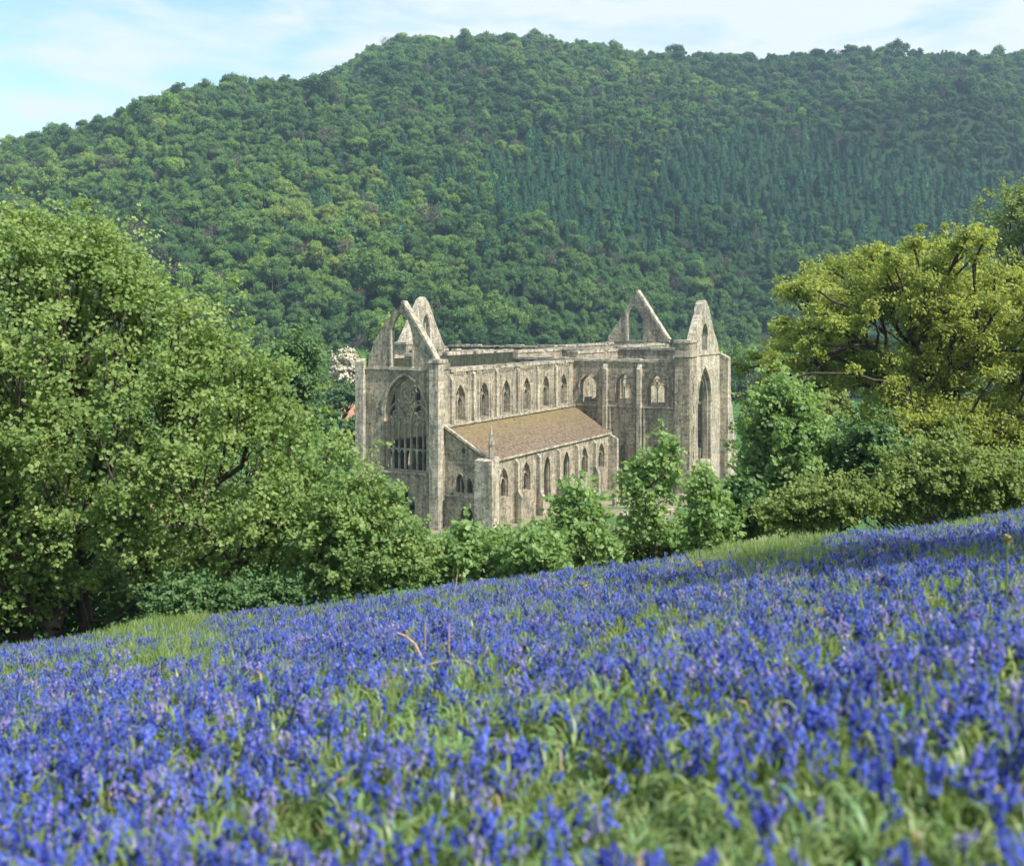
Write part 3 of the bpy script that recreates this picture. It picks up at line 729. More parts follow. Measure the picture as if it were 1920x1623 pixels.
# ------------------------------------------------------------------ trees
def skeleton(mb, base, clumps, r0, rmin, trunk_top=None, mat=1, sides=6, up=.12, wob=.06):
    """branches joining the base to every clump centre; radii follow how many clumps a branch feeds"""
    nodes = [np.array(base, float)]; par = [-1]
    if trunk_top is not None:
        for k in range(1, 5):
            p = nodes[0] + (np.array(trunk_top)-np.array(base))*k/4 + RNG.normal(size=3)*wob*np.array([1,1,.2])*k/2
            par.append(len(nodes)-1); nodes.append(p)
    first = len(nodes)-1
    b0 = nodes[first]; order = np.argsort(np.linalg.norm(clumps-b0, axis=1)); ends = []
    for ci in order:
        c = clumps[ci]; A = np.array(nodes[first:] if trunk_top is not None else nodes)
        off = first if trunk_top is not None else 0
        d = np.linalg.norm(A-c, axis=1); db = np.linalg.norm(A-b0, axis=1); dc = np.linalg.norm(c-b0)
        cost = d + .35*db + np.where(db > dc*.8, 50, 0)
        j = off + int(np.argmin(cost)); a = nodes[j]; ln = np.linalg.norm(c-a); steps = max(2, int(ln/ max(.8, dc*.12))); prev = j
        bow = np.array([0, 0, 1.0])*ln*up; rj = RNG.normal(size=3)*ln*.05
        for k in range(1, steps+1):
            t = k/steps; p = a+(c-a)*t - bow*math.sin(math.pi*t)*.6 + rj*math.sin(math.pi*t) + RNG.normal(size=3)*wob*(1 if k < steps else .3)
            par.append(prev); prev = len(nodes); nodes.append(p)
        ends.append(prev)
    cnt = np.zeros(len(nodes))
    for e in ends:
        k = e
        while k >= 0: cnt[k] += 1; k = par[k]
    cnt = np.maximum(cnt, 1); rad = rmin + (r0-rmin)*(cnt/cnt[0])**.55
    for i in range(1, len(nodes)):
        j = par[i]; ra = rad[j] if cnt[j] <= cnt[i]*1.6 else rad[i]*1.25
        if j == 0 : ra = rad[i]*1.25
        tube(mb, [nodes[j], nodes[i]], [ra, rad[i]], sides, mat)

def in_poly(P, poly):
    x, y = P[:, 0], P[:, 1]; ins = np.zeros(len(P), bool); n = len(poly)
    for i in range(n):
        x0, y0 = poly[i]; x1, y1 = poly[(i+1) % n]
        c = ((y0 > y) != (y1 > y)) & (x < (x1-x0)*(y-y0)/(y1-y0+1e-9)+x0); ins ^= c
    return ins
def edge_dist(P, poly):
    d = np.full(len(P), 1e9); n = len(poly)
    for i in range(n):
        a = np.array(poly[i], float); b = np.array(poly[(i+1) % n], float); ab = b-a
        t = np.clip(((P-a)@ab)/(ab@ab+1e-9), 0, 1); d = np.minimum(d, np.linalg.norm(P-(a+t[:, None]*ab), axis=1))
    return d
def clumps_in(poly, Y, r, n, maxd, front=.5):
    """clump centres filling the volume that this outline encloses, thick in the middle and thin at the rim"""
    s = F/Y; poly = np.array(poly, float); lo = poly.min(0); hi = poly.max(0); out = []; tries = 0
    while len(out) < n and tries < 60:
        tries += 1
        P = RNG.uniform(lo, hi, size=(n*2, 2)); P = P[in_poly(P, poly)]; ed = edge_dist(P, poly)/s
        P = P[ed > r*.55]; ed = ed[ed > r*.55]
        for p, e in zip(P, ed):
            dd = min(e*.9, maxd); y = Y + RNG.uniform(-1, 1-front*.6)*dd
            c = np.array([(p[0]-960)/s, 0, CH-(p[1]-602)/s]); c[1] = y
            if out and np.min(np.linalg.norm(np.array(out)-c, axis=1)) < r*.62: continue
            out.append(c)
            if len(out) >= n: break
    return np.array(out)
def fill_leaves(mb, clumps, rs, per, size, squash=.75, up=.65, out_=.5, subs=9, spread=.30, templ='leaf', mat=0, light=None, jit=.5):
    cen = clumps.mean(0)
    for c, r in zip(clumps, rs):
        k = max(3, int(subs)); S = unit(RNG.normal(size=(k, 3)))*r*RNG.uniform(.35, .95, (k, 1)); S[:, 2] *= squash
        n = int(per*RNG.uniform(.6, 1.35)); idx = RNG.integers(0, k, n)
        S = unit(S + np.array([0, 0, r*.25]))*r*RNG.uniform(.6, 1.45, (k, 1))
        P = S[idx]*RNG.uniform(.15, 1.0, (n, 1))**.7 + RNG.normal(size=(n, 3))*r*spread*.55*np.array([1, 1, .7])
        nn = unit(P)*out_*.7 + np.array([.30, -.30, up*.75]) + RNG.normal(size=(n, 3))*jit
        ct = RNG.normal()*.10; st_ = RNG.normal(size=k)*.10
        t = np.clip(.5 + ct + st_[idx] + RNG.normal(size=n)*.19, 0, 1)
        leaves(mb, c+P, nn, size*RNG.uniform(.65, 1.25, n), t, templ, mat)

def tree(name, label, cat, base, clumps, rs, per, lsize, mat, stems=None, r0=.12, rmin=.012, trunk_top=None, templ='leaf', squash=.75, group=None, up=.65, subs=9, spread=.3, bow=.12, jit=.5):
    bz = gz(base[0], base[1]); root = empty(name, (base[0], base[1], bz)); tag(root, label, cat, group)
    off = np.array([base[0], base[1], bz])
    cl = clumps - off; cc = cl.mean(0)
    q = RNG.random(len(cl)) < .45; d_ = unit(cl[q]-cc)*.8 + np.array([0, 0, .45]) + RNG.normal(size=(q.sum(), 3))*.45
    sp_ = cl[q] + unit(d_)*np.asarray(rs)[q][:, None]*RNG.uniform(.9, 1.7, (q.sum(), 1)); nmain = len(cl)
    mb = MB()
    if stems is None: skeleton(mb, (0, 0, -.15), cl, r0, rmin, None if trunk_top is None else np.array(trunk_top)-off, mat=0, up=bow)
    else:
        order = np.argsort(cl[:, 0]+RNG.normal(size=len(cl))*.5); parts_ = np.array_split(order, len(stems))
        for (sx, sy), ix in zip(stems, parts_):
            skeleton(mb, (sx-off[0], sy-off[1], gz(sx, sy)-bz-.15), cl[ix], r0*RNG.uniform(.8, 1.2), rmin, None, mat=0, up=bow)
    mb.build('trunk', M['bark'], root)
    mb = MB(); fill_leaves(mb, cl, rs, per, lsize, squash=squash, up=up, templ=templ, subs=subs, spread=spread, jit=jit)
    fill_leaves(mb, sp_, np.asarray(rs)[q]*.42, max(8, per*.16), lsize*.95, squash=1.0, up=up, templ=templ, subs=4, spread=.35, jit=jit)
    mb.build('crown', M[mat], root)
    return root

# the big tree on the left
polyL = [(-330,1230),(-330,470),(-120,400),(15,395),(60,372),(112,395),(190,402),(235,435),(290,475),(318,515),(370,540),(410,565),(435,600),(480,635),(530,680),(570,725),(605,775),(645,825),(680,860),(680,920),(700,965),(675,1020),(640,1080),(520,1120),(400,1130),(250,1140),(150,1160),(20,1200)]
clL = clumps_in(polyL, 23.0, .55, 620, 2.4, front=.5)
lp = np.column_stack([960+F*clL[:, 0]/clL[:, 1], 602+F*(CH-clL[:, 2])/clL[:, 1]])
clL = clL[~(in_poly(lp, [(150,1150),(180,1060),(260,960),(360,880),(500,820),(560,860),(480,950),(420,1080),(330,1150)]) & (RNG.random(len(clL)) < .55))]
tree('leafy_tree', 'big spreading bright green tree filling the left side, many dark stems', 'tree', (-9.3, 23.2), clL, RNG.uniform(.40, .74, len(clL)), 205, .078, 'left', r0=.13, rmin=.010, templ='lobed', subs=10, spread=.34, bow=.03, stems=[(-11.6,23.6),(-10.5,23.0),(-9.8,23.5),(-9.2,22.8),(-8.7,23.3),(-8.2,22.7),(-7.6,23.2)], jit=.6)
# lower shrub between it and the abbey
polyM = [(560,1150),(540,1000),(600,930),(650,880),(700,880),(755,915),(775,960),(810,1000),(830,1040),(840,1095),(760,1120),(640,1140)]
clM = clumps_in(polyM, 21.8, .42, 120, 1.2)
tree('leafy_shrub', 'fine-leaved green shrub left of the abbey doorway, against the big tree', 'shrub', (-2.9, 21.9), clM, RNG.uniform(.28, .48, len(clM)), 150, .078, 'shrub', r0=.05, rmin=.005, templ='leaf', subs=7)
# low undergrowth under the big tree
polyU = [(250,1185),(260,1120),(350,1085),(470,1090),(560,1080),(640,1100),(690,1110),(640,1150),(480,1165),(350,1172)]
clU = clumps_in(polyU, 21.4, .30, 70, .6)
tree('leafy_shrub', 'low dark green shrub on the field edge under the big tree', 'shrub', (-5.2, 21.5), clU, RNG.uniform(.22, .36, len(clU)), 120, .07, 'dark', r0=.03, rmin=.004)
polyV = [(-200,1230),(-200,1000),(-60,960),(60,1000),(150,1040),(250,1060),(330,1100),(300,1190),(100,1225)]
clV = clumps_in(polyV, 24.6, .5, 110, 1.0)
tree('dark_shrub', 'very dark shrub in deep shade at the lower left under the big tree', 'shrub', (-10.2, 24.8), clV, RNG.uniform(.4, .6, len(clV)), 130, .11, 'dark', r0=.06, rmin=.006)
# tree behind the big one
polyB = [(450,800),(480,690),(530,630),(575,615),(600,640),(612,680),(605,730),(580,780),(540,860)]
clB = clumps_in(polyB, 52, .9, 60, 3)
tree('dark_tree', 'dark green tree rising behind the right edge of the big left tree', 'tree', (-20.5, 53), clB, RNG.uniform(.6, 1.0, len(clB)), 220, .18, 'dark', r0=.25, rmin=.02)
polyB = [(-300,1180),(-300,700),(0,600),(300,700),(520,760),(600,860),(640,960),(560,1050),(200,1150)]
clB = clumps_in(polyB, 40, 1.3, 130, 3)
tree('dark_tree', 'dark green tree standing behind the middle of the big left tree', 'tree', (-14.5, 41), clB, RNG.uniform(.9, 1.4, len(clB)), 230, .19, 'dark', r0=.25, rmin=.02)

# saplings and shrubs along the crest
def crest(name, label, cat, poly, Y, r, n, base_px, per, ls, mat, r0=.05, maxd=1.0, templ='lobed', trunk_py=None, group=None, **kw):
    cl = clumps_in(poly, Y, r, n, maxd)
    b = at(base_px, 1000, Y); tt = None
    if trunk_py is not None:
        t = at(base_px, trunk_py, Y); tt = (t.x, t.y, t.z)
    return tree(name, label, cat, (b.x, Y), cl, RNG.uniform(r*.65, r*1.15, len(cl)), per, ls, mat, r0=r0, rmin=.006, trunk_top=tt, templ=templ, group=group, **kw)
G1 = 'young sycamores along the edge of the bluebell field'
SK = dict(subs=5, spread=.50, squash=.8, jit=.8)
crest('sycamore_sapling', 'broad-leaved sapling below the arched doorway of the abbey', 'sapling', [(770,1115),(790,1040),(820,1005),(850,985),(872,965),(905,990),(930,1000),(955,1040),(975,1080),(960,1095)], 22.5, .30, 66, 880, 44, .10, 'syc', group=G1, **SK)
crest('sycamore_sapling', 'low bushy sapling under the aisle buttresses, right of the doorway one', 'sapling', [(925,1095),(940,1030),(965,1000),(990,985),(1015,990),(1055,1000),(1075,1050),(1060,1080)], 22.0, .30, 56, 1005, 44, .10, 'syc', group=G1, **SK)
crest('sycamore_sapling', 'tall narrow sapling in front of the aisle windows', 'sapling', [(1040,1080),(1025,1020),(1005,990),(1030,950),(1052,910),(1070,872),(1090,895),(1115,900),(1130,935),(1150,965),(1165,1010),(1180,1070),(1120,1075)], 23.5, .28, 74, 1078, 34, .10, 'syc', group=G1, **SK)
crest('sycamore_sapling', 'sapling with a thin bare dark stem in front of the transept', 'sapling', [(1150,1055),(1165,970),(1155,910),(1180,860),(1205,835),(1222,812),(1265,805),(1285,840),(1278,890),(1262,960),(1285,1010),(1265,1045),(1215,1010)], 24.5, .27, 78, 1228, 28, .10, 'syc', trunk_py=930, group=G1, **SK)
crest('sycamore_sapling', 'leafy sapling below the tall empty transept window', 'sapling', [(1262,1050),(1278,960),(1280,900),(1305,870),(1328,860),(1345,895),(1368,940),(1380,1000),(1350,1040)], 25, .28, 74, 1325, 36, .10, 'syc', trunk_py=985, group=G1, **SK)
crest('hedge_shrub', 'small-leaved green shrub filling the gap between two saplings below the transept', 'shrub', [(1090,1080),(1120,1010),(1170,975),(1230,985),(1290,965),(1350,960),(1375,1025),(1250,1060)], 26.5, .34, 80, 1210, 95, .09, 'shrub', templ='leaf', group=None, **SK)
crest('hedge_shrub', 'small-leaved green shrub under the roofed aisle, behind the front saplings', 'shrub', [(820,1100),(850,1010),(910,995),(970,1000),(1040,985),(1110,1000),(1130,1065),(1000,1090)], 25.5, .34, 80, 960, 95, .09, 'shrub', templ='leaf', group=None, **SK)
crest('sycamore_tree', 'tall blue-green sycamore standing right of the abbey transept', 'tree', [(1390,1000),(1380,900),(1395,820),(1405,765),(1420,725),(1445,705),(1480,700),(1515,725),(1545,770),(1570,820),(1590,860),(1630,880),(1610,930),(1560,1000)], 34, .48, 230, 1470, 120, .13, 'syc', r0=.14, maxd=3, trunk_py=960, subs=6, spread=.42, jit=.7)
crest('green_tree', 'mixed green tree filling the gap beneath the oak limbs', 'tree', [(1540,960),(1520,860),(1560,800),(1640,770),(1720,790),(1800,760),(1880,740),(1980,760),(2050,900),(1950,1000),(1700,1000)], 56, 1.0, 170, 1760, 300, .17, 'dark', r0=.2, maxd=4)
crest('green_tree', 'lighter green tree low between the tall sycamore and the oak', 'tree', [(1385,840),(1395,760),(1430,720),(1500,700),(1580,730),(1620,800),(1600,880),(1450,900)], 62, 1.0, 80, 1500, 260, .18, 'olive', r0=.2, maxd=4)
crest('dark_shrub', 'dark green shrub at the foot of the tall sycamore', 'shrub', [(1350,1035),(1350,950),(1375,890),(1410,900),(1440,950),(1440,1010)], 27, .42, 36, 1395, 130, .13, 'dark', templ='leaf')
crest('olive_shrub', 'rounded olive green shrub on the field edge below the sycamore', 'shrub', [(1415,1010),(1420,950),(1470,905),(1550,885),(1610,900),(1655,930),(1670,975),(1600,990),(1500,1005)], 25.5, .44, 80, 1540, 170, .085, 'olive', templ='leaf')
crest('olive_shrub', 'olive green shrub under the oak, in the right corner of the wood edge', 'shrub', [(1620,990),(1630,900),(1670,850),(1740,830),(1790,790),(1830,830),(1870,860),(1960,850),(2010,900),(2010,960),(1820,975)], 28, .55, 130, 1790, 180, .10, 'olive', maxd=1.6, templ='leaf')
crest('leafy_shrub', 'green shrub growing in front of the oak trunk', 'shrub', [(1560,900),(1570,820),(1620,790),(1680,800),(1730,850),(1740,930),(1640,940)], 33, .55, 50, 1650, 170, .14, 'dark', maxd=1.6, templ='leaf')

# the oak
OZ = [(390,560,70),(440,530,60),(670,400,55),(560,460,75),(630,500,60),(700,470,75),(840,440,75),(900,380,50),(950,360,60),(960,430,60),(900,490,85),(1040,350,50),(1050,480,85),(1160,470,70),(1230,560,80),(1270,500,60),(640,570,55),(760,560,70),(560,660,75),(500,640,45),(650,650,55),(700,620,50),(780,640,65),(900,620,80),(1000,600,80),(1110,600,80),(1230,660,90),(1320,620,80),(1400,560,90),(1400,700,90),(350,760,75),(300,800,45),(400,700,45),(400,820,50),(490,730,50),(560,760,50),(600,840,70),(650,800,40),(190,890,42),(170,930,30),(240,860,40),(560,890,75),(630,940,60),(520,960,60),(460,900,40),(740,1000,60),(850,960,65),(880,1020,60),(690,1130,60),(760,1080,40),(980,900,70),(1050,840,70),(1030,960,60),(1130,800,80),(1230,780,80),(1330,850,70),(1150,900,70),(1240,900,50),(1330,1000,50),(870,740,55),(940,720,60),(1050,700,60),(1180,720,70),(1040,1150,85),(980,1230,60),(1080,1220,70),(1000,1110,50),(780,1260,70),(1180,1180,60),(1250,1090,50),(1330,1100,70),(1400,950,80),(1450,820,90),(1130,1060,40)]
YO = 45.0; s = F/YO; cl = []; rs = []
for x, y, r in OZ:
    px, py, rr_ = 1350+x*.4312, 308+y*.4312, r*.4312/s
    for k in range(4 if r > 55 else 3):
        cl.append([(px-960)/s + RNG.normal()*.1, YO + RNG.uniform(-4.2, 4.2), CH-(py-602)/s + RNG.normal()*.15]); rs.append(rr_*RNG.uniform(.75, 1.1)); cl[-1][0] += RNG.normal()*rr_*.35; cl[-1][2] += RNG.normal()*rr_*.3
fo = clumps_in([(1480,640),(1500,560),(1570,510),(1650,475),(1740,450),(1810,455),(1870,530),(1960,560),(2040,640),(2040,820),(1900,850),(1780,840),(1640,760),(1560,720)], YO, .9, 80, 4.5)
cl = cl + [list(p) for p in fo]; rs = rs + list(RNG.uniform(.6, 1.0, len(fo)))
fo = clumps_in([(1600,830),(1620,740),(1700,720),(1800,760),(1900,740),(2040,760),(2040,900),(1880,900),(1700,860)], YO-2.5, .7, 45, 2)
cl = cl + [list(p) for p in fo]; rs = rs + list(RNG.uniform(.5, .85, len(fo)))
t = at(1745, 800, YO)
tree('oak_tree', 'wide golden green oak with twisting dark limbs on the right', 'tree', (at(1735, 900, YO).x, YO), np.array(cl), np.array(rs), 360, .12, 'oak', r0=.42, rmin=.03, trunk_top=(t.x, YO, t.z), squash=.75, subs=16, spread=.34, bow=.02, up=.7, jit=.7)
# tall tree at the right edge
cl = clumps_in([(1820,640),(1830,470),(1850,400),(1875,350),(1895,335),(2000,330),(2150,380),(2200,560),(2000,700),(1850,620)], 92, 1.9, 110, 5)
tree('pale_tree', 'hazy yellow-green tree cut by the right edge of the view above the oak', 'tree', (at(1990, 600, 92).x, 92), cl, RNG.uniform(1.2, 2.1, len(cl)), 380, .24, 'olive', r0=.4, rmin=.03)
tree('hawthorn_tree', 'small tree beyond the right edge that shades part of the bluebell field', 'tree', (10.2, 10.6), np.array([(10.2+RNG.normal()*1.1, 10.6+RNG.normal()*1.4, gz(10.2, 10.6)+5.6+RNG.normal()*1.0) for _ in range(90)]), RNG.uniform(.5, .8, 90), 110, .10, 'dark', r0=.14, rmin=.01)
# cream blossom tree left of the west front
cl = clumps_in([(622,735),(624,680),(638,658),(655,655),(672,675),(680,705),(678,745),(640,755)], 185, .7, 80, 2.5)
tree('blossom_tree', 'cream flowering tree just left of the abbey west front', 'tree', (at(650, 700, 185).x, 185), cl, RNG.uniform(.7, 1.05, len(cl)), 110, .34, 'blossom', r0=.3, rmin=.03, templ='clust')

for Yq, poly_, lab_ in ((180, [(575,820),(580,730),(600,708),(625,712),(646,735),(648,820)], 'green tree beside the small red roof, left of the abbey'),
                  (182, [(618,765),(622,728),(650,715),(682,722),(690,748),(660,752)], 'green bush under the cream blossom, left of the abbey'),
                  (178, [(636,830),(640,788),(672,776),(700,782),(700,840)], 'green bush in front of the red-roofed cottage')):
    cl = clumps_in(poly_, Yq, .8, 34, 2); cx_ = sum(p_[0] for p_ in poly_)/len(poly_)
    tree('green_tree', lab_, 'tree', (at(cx_, 760, Yq).x, Yq), cl, RNG.uniform(.7, 1.1, len(cl)), 130, .36, 'dark', r0=.25, rmin=.03, templ='clust')

# ------------------------------------------------------------------ woodland on the hill
def wood_tree(kind, seed):
    global RNG
    RNG = np.random.default_rng(seed); mb = MB()
    if kind == 'broad':
        R0 = RNG.uniform(4.2, 6.0); n = 34
        P = unit(RNG.normal(size=(n, 3)))*np.array([R0*RNG.uniform(.6, .85), R0*RNG.uniform(.6, .85), RNG.uniform(2.6, 4.2)]) * RNG.uniform(.45, 1.05, (n, 1)); P[:, 2] += 8.6
        rr = RNG.uniform(.7, 1.7, len(P))
        for c, r in zip(P, rr):
            k = 85; d = unit(RNG.normal(size=(k, 3))); d[:, 2] = np.abs(d[:, 2])*1.0 - (RNG.random(k) < .3)*.9; d = unit(d)
            leaves(mb, c+d*r*RNG.uniform(.78, 1.2, (k, 1)), d+RNG.normal(size=(k, 3))*.75, RNG.uniform(.22, .55, k), np.clip(.5+RNG.normal()*.12+RNG.normal(size=k)*.16, 0, 1), 'clust', 0)
            ico(mb, c, r*.70, .38)
        tube(mb, [(0,0,-1),(0,0,4),(0.2,0.1,8)], [.32,.24,.12], 5, 1)
        return mb, [M['wood'], M['bark']]
    if kind == 'conifer':
        H = RNG.uniform(10.5, 13.5)
        for k in range(380):
            t = RNG.random()**.8; z = 2+t*(H-2); r = (1-t)**.65*3.0+.12; a = RNG.uniform(0, 2*math.pi)
            r *= RNG.uniform(.55, 1.15); P = np.array([[r*math.cos(a), r*math.sin(a), z-.25*r]])
            leaves(mb, P, np.array([[math.cos(a)*.7, math.sin(a)*.7, .8]])+RNG.normal(size=(1, 3))*.3, RNG.uniform(.5, .95), np.clip(.45+RNG.normal()*.2, 0, 1), 'clust', 0)
        cone = [(2.0*math.cos(a), 2.0*math.sin(a), 2) for a in np.linspace(0, 2*math.pi, 8)[:-1]]+[(0, 0, H)]
        mb.add(cone, [(i, (i+1) % 7, 7) for i in range(7)], 0, .3)
        tube(mb, [(0,0,-1),(0,0,3)], [.2,.16], 5, 1)
        return mb, [M['needle'], M['bark']]
    if kind == 'bare':
        P = unit(RNG.normal(size=(46, 3)))*np.array([3.6, 3.6, 3.2])*RNG.uniform(.6, 1, (46, 1)); P[:, 2] += 9
        skeleton(mb, (0, 0, -1), P, .26, .045, (0, 0, 4.5), mat=1, sides=4, up=-.05)
        for c in P:
            k = 12; leaves(mb, c+RNG.normal(size=(k, 3))*.8, RNG.normal(size=(k, 3)), RNG.uniform(.16, .34, k), RNG.random(k), 'clust', 0)
        return mb, [M['twig'], M['bark']]
def ico(mb, c, r, tint):
    t = (1+5**.5)/2; V = unit(np.array([(-1,t,0),(1,t,0),(-1,-t,0),(1,-t,0),(0,-1,t),(0,1,t),(0,-1,-t),(0,1,-t),(t,0,-1),(t,0,1),(-t,0,-1),(-t,0,1)], float))
    Fs = [(0,11,5),(0,5,1),(0,1,7),(0,7,10),(0,10,11),(1,5,9),(5,11,4),(11,10,2),(10,7,6),(7,1,8),(3,9,4),(3,4,2),(3,2,6),(3,6,8),(3,8,9),(4,9,5),(2,4,11),(6,2,10),(8,6,7),(9,8,1)]
    mb.add(np.array(c)+V*r, Fs, 0, tint)
protos = []
for k in range(6): protos.append(('broad',)+wood_tree('broad', 100+k))
for k in range(3): protos.append(('conifer',)+wood_tree('conifer', 200+k))
for k in range(2): protos.append(('bare',)+wood_tree('bare', 300+k))
RNG = np.random.default_rng(77)
PM = [(k, mb.mesh('woodland_tree_mesh', mats)) for k, mb, mats in protos]

def scatter(name, label, pts, rot, scl, idx, tint, meshes, cat=None, kind='stuff'):
    """ONE object: its vertices carry where each plant stands, which shape it takes, how it is turned and sized"""
    me = bpy.data.meshes.new(name); me.vertices.add(len(pts)); me.vertices.foreach_set('co', np.asarray(pts, np.float32).ravel())
    for an, ty, dat, key in (('rot', 'FLOAT_VECTOR', rot, 'vector'), ('scl', 'FLOAT_VECTOR', scl, 'vector'), ('vidx', 'INT', idx, 'value'), ('ttint', 'FLOAT', tint, 'value')):
        a = me.attributes.new(an, ty, 'POINT'); a.data.foreach_set(key, np.asarray(dat, np.int32 if ty == 'INT' else np.float32).ravel())
    o = bpy.data.objects.new(name, me); C.objects.link(o)
    ng = bpy.data.node_groups.new(name+'_scatter', 'GeometryNodeTree')
    ng.interface.new_socket('Geometry', in_out='INPUT', socket_type='NodeSocketGeometry'); ng.interface.new_socket('Geometry', in_out='OUTPUT', socket_type='NodeSocketGeometry')
    gi = ng.nodes.new('NodeGroupInput'); go_ = ng.nodes.new('NodeGroupOutput')
    last = None; join = ng.nodes.new('GeometryNodeJoinGeometry')
    for k, ml in enumerate(meshes):
        # one branch per shape keeps index and shape together
        sp = ng.nodes.new('GeometryNodeSeparateGeometry'); sp.domain = 'POINT'
        na = ng.nodes.new('GeometryNodeInputNamedAttribute'); na.data_type = 'INT'; na.inputs[0].default_value = 'vidx'
        cmp_ = ng.nodes.new('FunctionNodeCompare'); cmp_.data_type = 'INT'; cmp_.operation = 'EQUAL'; cmp_.inputs[3].default_value = k
        ng.links.new(na.outputs[0], cmp_.inputs[2]); ng.links.new(cmp_.outputs[0], sp.inputs['Selection']); ng.links.new(gi.outputs[0], sp.inputs[0])
        iop = ng.nodes.new('GeometryNodeInstanceOnPoints'); ng.links.new(sp.outputs[0], iop.inputs['Points'])
        jj = ng.nodes.new('GeometryNodeJoinGeometry')
        for m_ in ml:
            src = bpy.data.objects.new(name+'_shape', m_)     # never linked to the scene: only lends its mesh
            oi = ng.nodes.new('GeometryNodeObjectInfo'); oi.inputs['Object'].default_value = src; oi.inputs['As Instance'].default_value = False
            oi.transform_space = 'ORIGINAL'
            ng.links.new(oi.outputs['Geometry'], jj.inputs[0])
        g2 = ng.nodes.new('GeometryNodeGeometryToInstance'); ng.links.new(jj.outputs[0], g2.inputs[0]); ng.links.new(g2.outputs[0], iop.inputs['Instance'])
        nr = ng.nodes.new('GeometryNodeInputNamedAttribute'); nr.data_type = 'FLOAT_VECTOR'; nr.inputs[0].default_value = 'rot'; ng.links.new(nr.outputs[0], iop.inputs['Rotation'])
        ns = ng.nodes.new('GeometryNodeInputNamedAttribute'); ns.data_type = 'FLOAT_VECTOR'; ns.inputs[0].default_value = 'scl'; ng.links.new(ns.outputs[0], iop.inputs['Scale'])
        ng.links.new(iop.outputs[0], join.inputs[0])
    ng.links.new(join.outputs[0], go_.inputs[0])
    md = o.modifiers.new('scatter', 'NODES'); md.node_group = ng
    tag(o, label, cat, kind=kind)
    return o

def proj(P): return 960+F*P[:, 0]/P[:, 1], 602+F*(CH-P[:, 2])/P[:, 1]
def fbm(X, Y, s, seed):
    return np.array([mnoise.fractal(Vector((x*s+seed, y*s-seed, seed*.7)), 1.0, 2.0, 4) for x, y in zip(X, Y)])
def blob(px, py, x, y, sx, sy): return np.exp(-((px-x)/sx)**2-((py-y)/sy)**2)

pts = []
y = 296.0
while y < 880:
    sp = 4.4 + 1.0*sstep(300, 700, y)
    n = int(2*.60*y/sp)
    xs = (np.arange(n)-n/2)*sp + RNG.uniform(-.42, .42, n)*sp + (sp/2 if int(y) % 2 else 0)
    ysn = y + RNG.uniform(-.42, .42, n)*sp
    pts.append(np.stack([xs, ysn], -1)); y += sp*.92
P2 = np.concatenate(pts); z = ground_z(P2[:, 0], P2[:, 1]); P = np.column_stack([P2, z])
hz = hill(P[:, 0], P[:, 1]); P = P[hz > 1.0]
px, py = proj(P)
vis = (px > -90) & (px < 2010); P = P[vis]; px = px[vis]; py = py[vis]
# leave out what lies well below the ridge behind it
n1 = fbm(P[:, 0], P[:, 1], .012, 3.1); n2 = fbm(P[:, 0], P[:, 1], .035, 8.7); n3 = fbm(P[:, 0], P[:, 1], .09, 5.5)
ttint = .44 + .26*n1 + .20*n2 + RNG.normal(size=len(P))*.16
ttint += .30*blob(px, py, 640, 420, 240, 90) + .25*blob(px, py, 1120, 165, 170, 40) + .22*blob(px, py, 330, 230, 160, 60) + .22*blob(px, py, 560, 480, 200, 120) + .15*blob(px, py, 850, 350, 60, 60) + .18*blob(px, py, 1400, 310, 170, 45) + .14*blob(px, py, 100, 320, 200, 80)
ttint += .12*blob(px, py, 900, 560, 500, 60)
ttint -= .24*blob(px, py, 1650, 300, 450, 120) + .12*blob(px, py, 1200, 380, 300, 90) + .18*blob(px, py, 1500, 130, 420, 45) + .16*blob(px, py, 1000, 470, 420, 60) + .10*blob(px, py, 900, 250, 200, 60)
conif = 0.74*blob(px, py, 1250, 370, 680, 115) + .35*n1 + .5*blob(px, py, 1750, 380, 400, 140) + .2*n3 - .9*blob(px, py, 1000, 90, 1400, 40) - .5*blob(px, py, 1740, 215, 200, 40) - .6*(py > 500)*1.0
isC = conif + RNG.normal(size=len(P))*.22 > .46
isB = (RNG.random(len(P)) < .065) & ~isC
isB &= ~(py < 100)
idx = np.where(isC, RNG.integers(6, 9, len(P)), np.where(isB, RNG.integers(9, 11, len(P)), RNG.integers(0, 6, len(P))))
scl = np.clip(np.exp(RNG.normal(size=len(P))*.25)*.60, .32, 1.1); scl = scl*np.where(isC, 1.08, 1.0)
big = RNG.random(len(P)) < .07; scl = np.where(big & ~isC, scl*1.45, scl)
ttint = np.clip(ttint, .02, .98)
S3 = np.column_stack([scl*RNG.uniform(.85, 1.15, len(P)), scl*RNG.uniform(.85, 1.15, len(P)), scl**.8*.98*RNG.uniform(.80, 1.2, len(P))*np.where(isC, RNG.uniform(.65, 1.0, len(P)), 1)])
rot = np.column_stack([RNG.normal(size=len(P))*.05, RNG.normal(size=len(P))*.05, RNG.uniform(0, 6.28, len(P))])
P[:, 2] += RNG.uniform(-1.6, .6, len(P))

